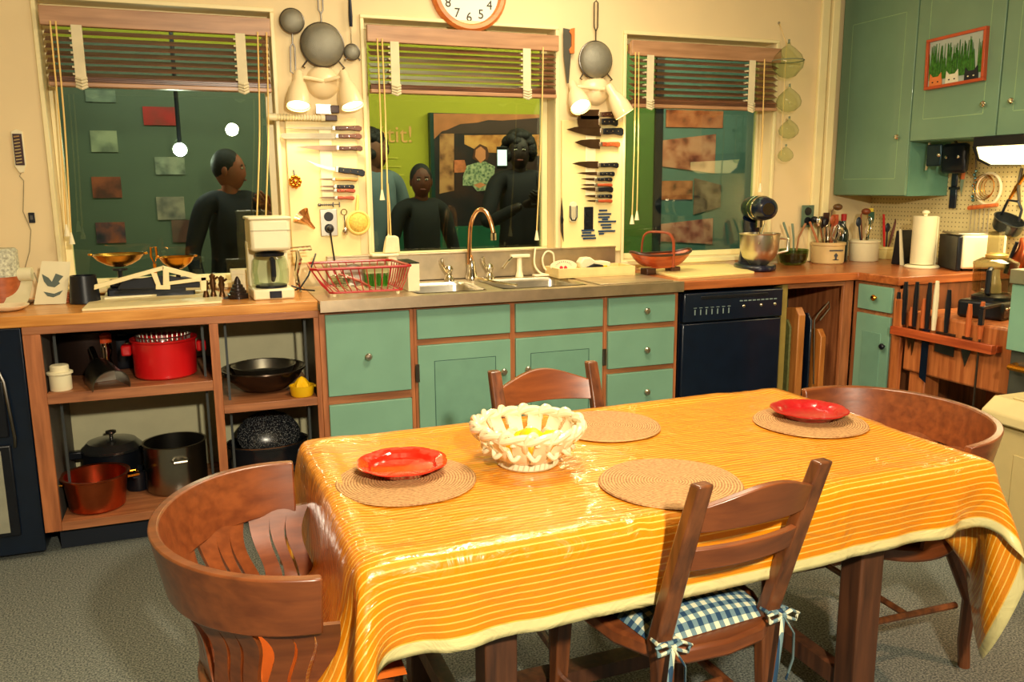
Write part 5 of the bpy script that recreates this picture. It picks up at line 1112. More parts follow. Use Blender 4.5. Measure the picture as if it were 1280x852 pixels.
rackknife(1133,352,445,HB,'long black handled knife, second along the knife rail from the corner',.012,.013)
rackknife(1140,384,438,HO,'short orange handled knife low between black ones on the knife rail',.016,.011)
rackknife(1147,352,446,HB,'tall black handled knife just left of the orange handle, knife rail',.014,.012)
rackknife(1156,373,430,HO,'orange handled knife in the middle left of the knife rail',.018,.012)
rackknife(1163,353,480,HB,'long black handled knife right of the orange handle, before the white one',.020,.012,'cleaver',NAVY)
rackknife(1172,351,392,WHITE,'white handled utensil sticking up highest between black handles on the knife rail',.004,.012,'rod')
rackknife(1187,362,445,HB,'square black handled cleaver with wide dark blade on the knife rail',.055,.012,'cleaver',DSTEEL)
rackknife(1213,380,460,HO,'brown wooden handled knife with broad pointed dark blade on the knife rail',.028,.012,'blade',DSTEEL)
rackknife(1229,377,520,HO,'turned wooden handled steel, farthest right on the knife rail',.006,.012,'rod',DSTEEL)
# food processor
t=T('food_processor','food processor with clear bowl and black base on the butcher block','food processor',(3.40,-1.24,BZ1+.001),.3)
bx(-.12,.12,-.10,.11,0,.085).build('base',BLK,t,bevel=.015); MB().lathe([(.092,.085),(.092,.10),(.06,.115)],28,capt=True).build('collar',BLK,t)
MB().lathe([(.080,.115),(.092,.125),(.095,.245),(.097,.25)],32,capb=False).build('bowl',glassmat('smoky_glass',(196,190,166)),t)
MB().lathe([(.098,.25),(.096,.262),(.06,.282),(.001,.287)],32,capb=False).build('lid',glassmat('smoky_glass',(196,190,166)),t); MB().lathe([(.045,.275),(.05,.295),(.03,.303),(.001,.304)],24).build('lid_cap',mt('gilt_cap',(240,200,110),.3,.5),t)
MB().lathe([(.034,.115),(.030,.16),(.022,.19),(.020,.225)],20,capt=True).build('hub',CREAM,t)
MB().tube([(-.095,-.02,.235),(-.135,-.03,.23),(-.135,-.03,.13),(-.10,-.02,.12)],.013,8).build('handle',BLK,t); bx(.03,.09,.01,.06,.27,.40).build('feed_tube',glassmat('smoky_glass',(196,190,166)),t)
for k in range(4): MB().ell((-.09+.035*k,-.103,.055),(.010,.006,.006),8,6).build('button',STEEL,t)
bx(-.3,-.06,-.09,-.07,.07,.085).build('front_tray',BLK,t,bevel=.003); bx(-.3,-.28,-.09,-.07,.0,.07).build('tray_leg',BLK,t)
t=T('white_card_stand','white card with black curved lines right of the food processor','card',(3.62,-1.50,BZ1+.001),-.9); MB().prism([(-.05,0),(.03,0),(.06,.13),(-.02,.16)],-.003,.003).build('card',WHITE,t)
q=MB()
for k in range(3): q.tube(arcpts((-.08,.12),.05+.016*k,-.2,1.0,8),.003,6)
q.v=[(a,-.006+c,b_) for a,b_,c in q.v]; q.build('curved_lines',BLK,t)
t=T('black_box','low black box at the back right of the butcher block','box',(3.74,-1.45,BZ1+.001)); bx(-.06,.08,-.06,.08,0,.06).build('body',BLK,t,bevel=.006); bx(-.05,.07,-.05,.07,.06,.066).build('lid',DSTEEL,t)
# bin
p=at(1230,494,.66); t=T('storage_bin','beige plastic bin with ridged lid at the right edge behind the table','bin',(p.x+.22,p.y-.33,0))
BG=mt('bin_beige',(196,176,120),.5,vary=.05)
bx(-.20,.14,-.31,.31,0,.57).build('body',BG,t,bevel=.02); MB().prism([(-.225,.57),(.16,.57),(.16,.61),(.13,.655),(-.165,.655),(-.225,.61)],-.335,.335).build('lid',mt('bin_lid',(216,198,142),.5,vary=.04),t,bevel=.008)
bx(-.15,.12,-.27,.27,.655,.662).build('lid_ridge',mt('bin_lid',(216,198,142),.5),t,bevel=.004); bx(-.206,-.20,-.2,.2,.12,.47).build('raised_panel',BG,t,bevel=.006)

# pegboard hangings (right wall)
def pegh(name,label,cat,px,py,x=3.96): return T(name,label,cat,rw(px,py,x),PI/2*0)
t=pegh('sharpening_tool','dark narrow knife sharpener hanging on the pegboard left of the whisk','tool',1192,236); bx(-.004,.008,-.022,.022,-.11,.0).build('blade',NAVY,t,bevel=.003); bx(-.006,.012,-.03,.03,-.004,.012).build('bolster',BLK,t); bx(-.004,.008,-.02,.02,.012,.11).build('handle',NAVY,t,bevel=.006)
t=pegh('hanging_knife','small knife with red brown handle up hanging on the pegboard','knife',1203,224); MB().tube([(0,0,0),(0,-.005,.09)],[.010,.014],8).build('handle',HO,t); MB().prism([(-.012,0),(.010,0),(.012,-.03),(-.002,-.10)],-.001,.001,'x').build('blade',STEEL,t,smooth=0)
t=pegh('hanging_skillet','square black pan hanging below the wall cabinets on the pegboard','pan',1194,196,3.85); bx(-.02,.02,-.085,.085,-.09,.075).build('pan',BLK,t,bevel=.02); MB().tube([(0,0,.07),(0,.02,.12),(0,.02,.145)],.008,8).build('handle',DSTEEL,t)
for s in (-1,1): MB().ell((-.024,s*.04,.0),(.006,.010,.010)).build('rivet',CHROME,t)
t=pegh('hanging_meat_tool','dark metal tool with round head hanging beside the black pan near the cabinet side','tool',1168,194,3.74); bx(-.008,.008,-.05,.05,-.06,.06).build('head',mt('teal_black2',(26,50,60),.3,.5),t,bevel=.012); MB().tube([(0,.04,.07),(0,.05,-.08)],.006,8).build('rod',STEEL,t); MB().ell((-.012,-.04,.0),(.008,.012,.012)).build('bright_stud',CHROME,t)
t=pegh('balloon_whisk','cream balloon whisk ring with coiled wires on the pegboard','whisk',1236,236)
q=MB().tube([(0,.075*math.cos(a),.085*math.sin(a)) for a in [k*2*PI/28 for k in range(28)]],.008,8,closed=True); q.build('ring',CREAM,t); q=MB()
for k in range(5): q.tube([(-.01*k,(.03+.009*k)*math.cos(a),.01+(.045+.006*k)*math.sin(a)) for a in [j*2*PI/20 for j in range(20)]],.002,5,closed=True)
q.build('coils',BRASS,t); MB().tube([(-.02,.10,-.105),(-.02,-.08,-.085)],[.013,.010],8).build('handle',HO,t)
t=pegh('chain_tool','string of small shiny blue metal beads hanging left of the whisk','tool',1218,232); q=MB()
for k in range(9): q.ell((0,.006*math.sin(k*2),-.08+.02*k),(.010,.009,.010),8,6)
q.build('beads',mt('blue_chrome',(110,160,176),.15,1),t); MB().tube([(0,0,.10),(0,.01,.16),(0,-.01,.2)],.003,6).build('wire',DSTEEL,t)
t=pegh('saucepan','dark saucepan with looped handle hanging tilted on the pegboard','saucepan',1259,283,3.93); t.rotation_euler=(.35,0,0)
q=MB().lathe([(.075,0),(.08,.01),(.085,.06),(.09,.065),(.082,.065),(.076,.012),(.001,.008)],28); o=q.build('pan',mt('gunmetal',(80,84,84),.25,.8,vary=.2),t,loc=(0,0,-.02)); o.rotation_euler=(.1,-.2,0); o.scale=(.7,1,1); MB().tube([(0,.06,.05),(-.01,.05,.13),(-.01,-.01,.145),(0,-.04,.11),(0,-.05,.05)],.007,8).build('handle',BLK,t)
t=pegh('hanging_forks','row of grey metal forks hanging under the whisk on the pegboard','fork',1224,266)
for k in range(5): MB().tube([(0,-.06+.028*k,.03),(0,-.06+.028*k,-.11)],.003,6).build('tine',STEEL,t)
t=pegh('nut_cracker','brown and steel pliers shaped tool hanging at right edge of the pegboard','pliers',1275,234)
MB().tube([(0,.07,-.09),(0,.02,0),(0,-.04,.09)],[.006,.010,.008],8).build('arm',BRASS,t); MB().tube([(0,-.01,-.10),(0,.01,.0),(0,.0,.10)],[.006,.009,.008],8).build('arm',DSTEEL,t)
t=pegh('copper_jug','copper and black hanging jug at the right edge by the counter','jug',1275,322,3.7); MB().tube([(0,.02,-.09),(0,.0,-.02),(0,-.02,.05),(0,-.01,.10)],[.035,.042,.03,.018],12).build('body',COPPER,t); MB().tube([(-.03,.05,-.08),(-.03,.02,.02),(-.03,.0,.08)],.009,8).build('black_rod',BLK,t)
# hanging glass floats in the corner
for (px,py,r,sq,lab) in ((985,78,.088,1.0,'largest clear glass jar hanging highest in the corner by the right window'),(986,127,.070,.85,'second clear glass pear shape down the corner string'),(986,163,.056,.85,'third clear glass pear shape down the corner string'),(982,194,.044,.85,'smallest and lowest clear glass pear shape on the corner string')):
    p=wl(px,py,-.11); t=T('glass_float',lab,'glass ornament',p); z0=-r
    MB().lathe([(.001,-r*sq),(r*.5,-r*.85*sq),(r*.93,-r*.35),(r,0),(r*.82,r*.45),(r*.42,r*.85),(r*.12,r*1.05),(r*.10,r*1.2)],28,capb=False).build('body',glassmat('sea_glass',(240,246,232),.45),t)
    MB().tube([(0,0,r*1.15),(0,0,r*1.4)],.006,6).build('neck_tie',mt('tie_grey',(120,130,104),.6),t)
    if r>.08: MB().tube(arcpts((0,0),r*.99,0,2*PI,28,r*.1)[:-1],.003,6,closed=True).build('hoop',mt('tie_grey',(120,130,104),.6),t)
g=wl(984,40,-.11); t=T('hanging_string','thin string carrying the four glass shapes in the corner','string',(g.x,-.11,0)); MB().tube([(0,0,wl(982,194,-.11).z),(0,0,2.2),(.02,.10,2.33)],.0015,5).build('string',CORD,t); MB().ell((.02,.102,2.33),(.008,.006,.008),8,6).build('hook',STEEL,t)

# ================================================================ TABLE
TC=Vector((.895,-2.275,0)); TR=.012; TW,TD,TH=1.60,.855,.745
t=T('kitchen_table','dark wooden kitchen table under the yellow striped cloth','table',TC,TR)
bx(-TW/2+.012,TW/2-.012,-TD/2+.012,TD/2-.012,TH-.035,TH-.004).build('tabletop',TABLEW,t,bevel=.004)
bx(-.52,.52,-TD/2+.06,-TD/2+.085,.60,TH-.03).build('apron',TABLEW,t); bx(-.52,.52,TD/2-.085,TD/2-.06,.60,TH-.03).build('apron',TABLEW,t)
for sx in (-.50,.49):
    for sy in (-1,1):
        s_=.036; bx(sx-s_,sx+s_,sy*(TD/2-.10)-s_,sy*(TD/2-.10)+s_,0,TH-.03).build('leg',TABLEW,t,bevel=.005)
    bx(sx-.02,sx+.02,-TD/2+.14,TD/2-.14,.12,.17).build('cross_rail',TABLEW,t)
bx(-.48,.47,-.03,.03,.125,.165).build('stretcher',TABLEW,t)
# the cloth: a draped sheet settled over the table (position based drape)
def drape():
    oL,oR,oN,oF=.30,.44,.178,.24; ds=.021
    nx=int(round((oL+TW+oR)/ds)); ny=int(round((oN+TD+oF)/ds)); 
    dx=(oL+TW+oR)/nx; dy=(oN+TD+oF)/ny
    rng=np.random.RandomState(4)
    U,V=np.meshgrid(np.arange(nx+1)*dx,np.arange(ny+1)*dy,indexing='ij')
    rot=.010
    X=U-TW/2-oL; Y=V-TD/2-oN; Z=np.full_like(X,TH+.004)
    c,s=math.cos(rot),math.sin(rot); X,Y=c*X-s*Y,s*X+c*Y
    P=np.stack([X,Y,Z],-1); P[...,2]+=rng.rand(*Z.shape)*.002
    V_=np.zeros_like(P)
    top=np.array([TW/2+.004,TD/2+.004]); zt=TH+.0035
    seats=[(LC[0]-TC.x,LC[1]-TC.y,.25,.49),(RC[0]-TC.x,RC[1]-TC.y,.25,.49)]
    def con(A,B,L,k):
        d=B-A; n=np.linalg.norm(d,axis=-1,keepdims=True)+1e-9; cor=d*((n-L)/n)*.5*k; A+=cor; B-=cor
    dg=math.hypot(dx,dy)
    for it in range(260):
        dt=.012; V_[...,2]-=9.8*dt; V_*=.985 if it<200 else .93
        Q=P+V_*dt
        for k in range(9):
            for a in (0,1):
                con(Q[a:-1:2],Q[a+1::2],dx,1) if a==0 else con(Q[1:-1:2],Q[2::2],dx,1)
                con(Q[:,0:-1:2],Q[:,1::2],dy,1) if a==0 else con(Q[:,1:-1:2],Q[:,2::2],dy,1)
            if k%3==0:
                for a in (0,1):
                    con(Q[a:-1:2,:-1],Q[a+1::2,1:],dg,.35); con(Q[a:-1:2,1:],Q[a+1::2,:-1],dg,.35)
                for st,kk in ((2,.35),(4,.25)):
                    for a in range(st):
                        e=(nx+1-a-st); 
                        i0=np.arange(a,nx+1-st,2*st)
                        for off in (0,st):
                            j0=i0+off; j0=j0[j0+st<=nx]
                            if len(j0): A=Q[j0];B=Q[j0+st];con(A,B,dx*st,kk);Q[j0]=A;Q[j0+st]=B
                        i0=np.arange(a,ny+1-st,2*st)
                        for off in (0,st):
                            j0=i0+off; j0=j0[j0+st<=ny]
                            if len(j0): A=Q[:,j0];B=Q[:,j0+st];con(A,B,dy*st,kk);Q[:,j0]=A;Q[:,j0+st]=B
            # table box
            ix=top[0]-np.abs(Q[...,0]); iy=top[1]-np.abs(Q[...,1]); iz=zt-Q[...,2]
            ins=(ix>0)&(iy>0)&(iz>0)
            up=ins&(iz<.05)
            Q[...,2]=np.where(up,zt,Q[...,2])
            sd=ins&~up; sx=sd&(ix<iy); sy=sd&~sx
            Q[...,0]=np.where(sx,np.sign(Q[...,0])*top[0],Q[...,0]); Q[...,1]=np.where(sy,np.sign(Q[...,1])*top[1],Q[...,1])
            # rounded table edge: keep the sheet outside a small radius along the rim
            ex=np.abs(Q[...,0])-(top[0]-.018); ey=np.abs(Q[...,1])-(top[1]-.018); ez=Q[...,2]-(zt-.018)
            for E_,O_,ax in ((ex,iy,0),(ey,ix,1)):
                rr=np.sqrt(E_**2+ez**2)+1e-9; ii=(E_>0)&(ez>0)&(rr<.018)&(O_>0); f=.018/rr
                Q[...,ax]=np.where(ii,np.sign(Q[...,ax])*(top[ax]-.018+E_*f),Q[...,ax]); Q[...,2]=np.where(ii,zt-.018+ez*f,Q[...,2])
            for (a,b_,r,h) in seats:
                ddx=Q[...,0]-a; ddy=Q[...,1]-b_; rr=np.sqrt(ddx**2+ddy**2)+1e-9; ii=(rr<r)&(Q[...,2]<h)
                up=ii&(Q[...,2]>h-.05); Q[...,2]=np.where(up,h,Q[...,2])
        nv=(Q-P)/dt
        on_=(Q[...,2]<=zt+.002)&(np.abs(Q[...,0])<top[0]-.01)&(np.abs(Q[...,1])<top[1]-.01)
        nv[on_,:2]*=.3
        V_=np.clip(nv,-2.5,2.5); P=Q
    return P,U,V,nx,ny,dx,dy
LC=(.035,-2.40); RC=(1.725,-2.27)
P_,U_,V__,nx,ny,dxx,dyy=drape()
me=bpy.data.meshes.new('tablecloth'); me.from_pydata([tuple(p) for p in P_.reshape(-1,3)],[],[(i*(ny+1)+j,(i+1)*(ny+1)+j,(i+1)*(ny+1)+j+1,i*(ny+1)+j+1) for i in range(nx) for j in range(ny)])
uv=me.uv_layers.new(name='UVMap'); Uf=U_.reshape(-1); Vf=V__.reshape(-1)
idx=np.empty(len(me.loops),dtype=np.int32); me.loops.foreach_get('vertex_index',idx); uvs=np.stack([Uf[idx],Vf[idx]],-1).astype(np.float32).reshape(-1); uv.data.foreach_set('uv',uvs)
me.polygons.foreach_set('use_smooth',[True]*len(me.polygons)); me.materials.append(clothmat())
cl=bpy.data.objects.new('tablecloth',me); COL.objects.link(cl); cl.location=TC; cl.rotation_euler.z=TR
m_=cl.modifiers.new('sub','SUBSURF'); m_.levels=1; m_.render_levels=1; m_=cl.modifiers.new('thick','SOLIDIFY'); m_.thickness=.0012; m_.offset=-1
tag(cl,'yellow orange striped oilcloth with cream hem draped over the table','tablecloth')
ZT_=TH+.0055
# placemats, plates, bowl
STRAW=coilmat('straw_coil',(120,78,40),(206,160,104)); 
for (px,py,r,lab) in ((508,601,.166,'round straw placemat under the glossy red plate, left end of the table'),(838,604,.166,'empty round straw placemat in front of the near ladder back chair'),(758,533,.155,'round straw placemat half hidden behind the white woven bowl'),(1012,528,.160,'round straw placemat under the darker red plate, right end of the table')):
    p=at(px,py,ZT_); o=MB().lathe([(r*.97,0),(r,.003),(r*.985,.006),(.001,.0065)],56,mod=lambda a,q,z:1+.006*math.sin(5*a)).build('placemat',STRAW,loc=(p.x,p.y,ZT_)); tag(o,lab,'placemat','round straw placemats')
def plate(px,py,r,label,mat,n,amp,rz):
    p=at(px,py,ZT_+.012); f=lambda a,q,z:1+(amp*abs(math.cos(n*a/2))**.6-amp*.5)*(1 if q>.06 else 0)
    o=MB().lathe([(r*.60,0),(r*.66,.004),(r*.76,.014),(r,.024),(r*1.0,.027),(r*.97,.0275),(r*.76,.019),(r*.70,.0095),(r*.64,.0075),(.001,.007)],96,mod=f).build('plate',mat,loc=(p.x,p.y,ZT_+.007),rz=rz); return tag(o,label,'plate')
plate(503,586,.108,'glossy bright red plate with scalloped rim at the left place',REDC,8,.045,.2)
plate(1011,519,.108,'darker red eight sided plate at the right place',REDD,8,.06,.0)
# woven ceramic bowl
p=at(672,588,ZT_); t=T('woven_bowl','white woven ceramic basket bowl in the middle of the table','bowl',(p.x,p.y+.066,ZT_))
CER=mt('ceramic_basket',(228,214,176),.28,vary=.04,coat=.5)
MB().lathe([(.074,0),(.077,.004),(.074,.020),(.066,.024),(.055,.018),(.05,.014),(.001,.014)],40).build('foot',CER,t)
q=MB()
for k in range(36):
    a=k*2*PI/36; q.tube([(.0768*math.cos(a),.0768*math.sin(a),.004),(.0752*math.cos(a+.06),.0752*math.sin(a+.06),.019)],.0016,5)
q.build('cord_marks',mt('ceramic_shade',(206,190,150),.4),t)
NS=14
for k in range(NS):
    a=(k+.3)*2*PI/NS; w=.0185
    def sf(u,v,o=0,a=a):
        r=.070+.062*v**.85+o; zz=.018+.075*v**1.15; b_=a+(u-.5)*2*w/r*1.0
        return (r*math.cos(b_),r*math.sin(b_),zz)
    MB().grid(lambda u,v:sf(u,v,.004*(1-(2*u-1)**2)+.003),4,8,lambda u,v:sf(u,v,-.004)).build('strap',CER,t)
for (r0,z0,amp,ph,th) in ((.134,.098,.006,0,.0085),(.134,.098,-.006,0,.0085)):
    MB().tube([((r0+amp*math.cos(NS*a*.5+ph))*math.cos(a),(r0+amp*math.cos(NS*a*.5+ph))*math.sin(a),z0+abs(amp)*1.1*math.sin(NS*a*.5+ph)*(1 if amp>0 else -1)) for a in [j*4*PI/200 for j in range(100)]],th,8,closed=True).build('twisted_rim',CER,t)
for k in range(NS):   # looped ends over the rim
    a=(k+.8)*2*PI/NS; e=Vector((math.cos(a),math.sin(a),0)); s_=Vector((-e.y,e.x,0))
    pts=[e*.118+Vector((0,0,.068))-s_*.012,e*.134+Vector((0,0,.086))-s_*.014,e*.140+Vector((0,0,.106))-s_*.006,e*.134+Vector((0,0,.112))+s_*.006,e*.126+Vector((0,0,.100))+s_*.014,e*.130+Vector((0,0,.080))+s_*.016]
    MB().tube(crs(pts,5),.0072,8).build('rim_loop',CER,t)
MB().tube([((.108+.006*math.cos(NS*a))*math.cos(a),(.108+.006*math.cos(NS*a))*math.sin(a),.052+.010*math.cos(NS*a+PI)) for a in [j*2*PI/180 for j in range(180)]],.0062,8,closed=True).build('wavy_band',CER,t)
L0=t.location
for k,(x,y,z,rz,lab) in enumerate(((-.045,-.01,.046,.3,'lemon at the left inside the white woven bowl'),(.0,-.035,.046,-.5,'lemon nearest the front inside the white woven bowl'),(.05,-.01,.048,.9,'lemon at the right inside the white woven bowl, its round end up'),(.01,.04,.046,1.6,'lemon at the back inside the white woven bowl'),(.012,.0,.060,.4,'lemon on top of the others in the white woven bowl'))):
    o=MB().lathe([(.001,-.044),(.006,-.042),(.010,-.036),(.024,-.022),(.029,0),(.024,.022),(.010,.036),(.006,.042),(.001,.044)],22,capb=False).build('lemon',YEL,loc=(L0.x+x,L0.y+y,ZT_+z)); o.rotation_euler=(PI/2 if k!=2 else .7,0.2,rz); tag(o,lab,'lemon','lemons in the white bowl')

# ================================================================ CHAIRS
def ladder_chair(label,loc,rz,cushion,wf=1.0):
    t=T('ladder_back_chair',label,'chair',loc,rz)
    # local: back towards -y; z up. seat .46
    yb=lambda z:-.20-(max(0,z-.46)**1.15)*.36-(.46-min(z,.46))*.22*0
    for s in (-1,1):
        xb=lambda z:s*wf*(.147+.006*min(1,max(0,(z-.3)/.5)))
        pts=[(s*.150,-.26,0.0),(s*.147,-.215,.22),(s*.143*wf,-.205,.42),(xb(.46),yb(.46),.48),(xb(.62),yb(.62),.62),(xb(.75),yb(.75),.75),(xb(.87),yb(.87),.875)]
        q=MB(); R=[.017,.02,.022,.022,.021,.020,.0185]
        n=len(pts)
        vs=[];fs=[]
        for (x,y,z),r in zip(pts,R): vs+=[(x-r,y-r*.8,z),(x+r,y-r*.8,z),(x+r,y+r*.8,z),(x-r,y+r*.8,z)]
        for i in range(n-1):
            for k in range(4): fs.append((i*4+k,i*4+(k+1)%4,i*4+4+(k+1)%4,i*4+4+k))
        fs+=[(3,2,1,0),tuple((n-1)*4+k for k in range(4))]
        q.add(vs,fs); q.build('back_post',OAKD,t,bevel=.005,smooth=50)
        q=MB(); vs=[]; 
        for z,r,x,y in ((0,.015,s*.195,.175),(.41,.022,s*.185,.16)): vs+=[(x-r,y-r,z),(x+r,y-r,z),(x+r,y+r,z),(x-r,y+r,z)]
        q.add(vs,[(3,2,1,0),(4,5,6,7)]+[(k,(k+1)%4,(k+1)%4+4,k+4) for k in range(4)]); q.build('front_leg',OAKD,t,bevel=.004)
        MB().tube([(s*.165,-.22,.20),(s*.19,.165,.20)],.011,8,flat=1.4).build('side_stretcher',OAKD,t)
    MB().tube([(-.178,-.03,.20),(.178,-.03,.20)],.011,8).build('cross_stretcher',OAKD,t)
    def rail(za,zb,wave,nm,m_):
        def f(o): 
            def g(u,v):
                x=(u-.5)*.296*wf; bow=-.030*(1-(2*u-1)**2); top=zb+(wave*math.sin(PI*u)**2 if wave else 0)-(0.012*abs(2*u-1)**4 if wave else 0)
                z=za+.006*math.sin(PI*u)+(top-za)*v; return (x,yb(z)+bow+o,z)
            return g
        MB().grid(f(-.009),20,5,f(.009)).build(nm,m_,t,bevel=.003,smooth=40)
    rail(.760,.830,.025,'crest_rail',OAK); rail(.665,.718,.0,'ladder_rail',OAK)
    # seat
    o=[(-.150,-.21),(-.10,-.24),(0,-.252),(.10,-.24),(.150,-.21),(.20,-.10),(.215,.10),(.20,.19),(.0,.205),(-.20,.19),(-.215,.10),(-.20,-.10)]
    MB().prism(o,.432,.471,'z').build('seat',OAK,t,bevel=.008)
    if cushion:
        c=MB().grid(lambda u,v:((u-.5)*.36*(1-.10*(1-v)),-.205+.385*v,-.4445+.918+.05*(math.sin(PI*u)**.45)*(math.sin(PI*v)**.45)),18,18,lambda u,v:((u-.5)*.36*(1-.10*(1-v)),-.205+.385*v,.4725)).build('seat_cushion',gingham(),t)
        c['label']='blue and white gingham cushion'
        for s in (-1,1):
            x=s*.149; y=-.232; z=.490; q=MB()
            q.tube([(x-.02,y+.03,z),(x-.026,y-.0,z+.003),(x,y-.008,z+.006),(x+.026,y,z+.003),(x+.02,y+.03,z)],.005,6)
            q.tube([(x,y-.014,z),(x-.022,y-.02,z+.014),(x-.042,y-.016,z+.008),(x-.036,y-.018,z-.008),(x-.012,y-.02,z-.004),(x,y-.014,z)],.0062,6,flat=.6)
            q.tube([(x,y-.014,z),(x+.022,y-.02,z+.010),(x+.046,y-.016,z-.004),(x+.036,y-.018,z-.018),(x+.012,y-.02,z-.006),(x,y-.014,z)],.0062,6,flat=.6)
            q.tube([(x,y-.018,z),(x-.015,y-.03,z-.05),(x-.022,y-.03,z-.11),(x-.030,y-.028,z-.19)],.007,6,flat=.35)
            q.tube([(x,y-.018,z),(x+.022,y-.03,z-.04),(x+.020,y-.034,z-.10),(x+.006,y-.03,z-.15)],.007,6,flat=.35)
            b_=q.build('ribbon_bow',gingham(),c)
    return t
ladder_chair('near ladder back chair with gingham cushion, back towards the viewer',(.858,-2.51,0),.09,True)
ladder_chair('far ladder back chair behind the table, facing the viewer',(.875,-2.09,0),PI+.04,False,1.10)
def barrel_chair(label,c,rz,cushion,a0=-1.72,a1=1.72,leg=True):
    t=T('barrel_chair',label,'armchair',(c[0],c[1],0),rz)
    # opens to +x; rim centre at origin
    def U(s,rr):      # s in -1..1 along the rail
        a=s*1.0*(PI/2+.02)
        if abs(a)<=PI/2: return Vector((-rr*math.cos(a)*.88,rr*math.sin(a),0))
        return Vector(((abs(a)-PI/2)*rr,math.copysign(rr,a),0))
    zr=lambda s:.770-.012*abs(s)**3
    def band(o):
        def g(u,v):
            s=2*u-1; z0=zr(s)-.132+.012*abs(s)**2; z=z0+(zr(s)-z0)*v; p=U(s,.305+.028*v+o); return (p.x,p.y,z)
        return g
    MB().grid(band(.012),56,6,band(-.012)).build('bent_back_rail',OAK,t,bevel=.004,smooth=40)
    # splats
    ns=6
    for k in range(ns):
        s=-.90+1.8*k/(ns-1)
        def strip(u0,u1,o):
            def g(u,v):
                # v 0 bottom .. 1 top; splat narrows at the waist
                wd=.055+.020*abs(2*v-1)**2
                bulge=.006*math.sin(PI*v)
                e0=u0+(0.035 if u0>0 else 0)*math.sin(PI*min(1,max(0,(v-.12)/.76))) ; e1=u1-(0.035 if u1<1 else 0)*math.sin(PI*min(1,max(0,(v-.12)/.76)))
                ee=e0+(e1-e0)*u; off=(ee-.5)*2*wd
                rr=.238+.064*v**.8-.02*math.sin(PI*v)+o
                sw=s+.05*math.sin(2*PI*v)*(.6); p=U(sw,rr); q_=U(sw+.01,rr)-U(sw-.01,rr); q_.normalize()
                p=p+q_*off; return (p.x,p.y,.44+.212*v)
            return g
        q=MB()
        for (u0,u1) in ((0,.36),(.36,.66),(.66,1)): q.grid(strip(u0,u1,.006),3,14,strip(u0,u1,-.006))
        q.build('splat',OAK,t,smooth=50)
    q=MB().prism([(-.245*math.cos(a)*.95 if math.cos(a)>0 else -.22*math.cos(a)*.9,.245*math.sin(a)) for a in [j*2*PI/40 for j in range(40)]],.395,.445,'z'); q.build('seat',OAK,t,bevel=.012)
    if cushion:
        c_=MB().grid(lambda u,v:((u-.5)*.36,(v-.5)*.38,.447+.045*(math.sin(PI*u)**.4)*(math.sin(PI*v)**.4)),16,16,lambda u,v:((u-.5)*.36,(v-.5)*.38,.446)).build('seat_cushion',ORG,t); c_['label']='orange seat cushion'
    for sx,sy in ((-1,-1),(-1,1),(1,-1),(1,1)):
        b0=Vector((sx*.15,sy*.16,.40)); e=Vector((sx*.15+sx*.07,sy*.19,0)); m_=b0.lerp(e,.5)+Vector((sx*.035,sy*.012,.02)); m2=b0.lerp(e,.8)+Vector((sx*.01,0,0))
        MB().tube([tuple(b0),tuple(m_),tuple(m2),tuple(e)],[.024,.022,.018,.017],10).build('leg',OAKD,t)
    MB().tube([(-.18,-.175,.2),(.18,-.175,.2)],.010,8).build('stretcher',OAKD,t); MB().tube([(-.18,.175,.2),(.18,.175,.2)],.010,8).build('stretcher',OAKD,t); MB().tube([(0,-.175,.2),(0,.175,.2)],.010,8).build('stretcher',OAKD,t)
    return t
barrel_chair('barrel back armchair with orange cushion at the left end of the table',LC,-.03,True)
barrel_chair('barrel back armchair at the right end of the table',RC,PI-.03,False)

# ================================================================ PEOPLE beyond the windows
def skin(name,nodes,edges,mat,parent,root,sub=2):
    me=bpy.data.meshes.new(name); ks=list(nodes); me.from_pydata([nodes[k][0] for k in ks],[(ks.index(a),ks.index(b_)) for a,b_ in edges],[])
    o=bpy.data.objects.new(name,me); COL.objects.link(o); m_=o.modifiers.new('s','SKIN'); m_.use_smooth_shade=True
    for i,k in enumerate(ks):
        r=nodes[k][1]; me.skin_vertices[0].data[i].radius=(r,r) if not isinstance(r,tuple) else r
    me.skin_vertices[0].data[ks.index(root)].use_root=True
    m_=o.modifiers.new('u','SUBSURF'); m_.levels=sub; m_.render_levels=sub
    dg=bpy.context.evaluated_depsgraph_get(); m2=bpy.data.meshes.new_from_object(o.evaluated_get(dg)); m2.name=name; bpy.data.objects.remove(o)
    m2.materials.clear(); m2.materials.append(mat); r=bpy.data.objects.new(name,m2); COL.objects.link(r); r.parent=parent; return r
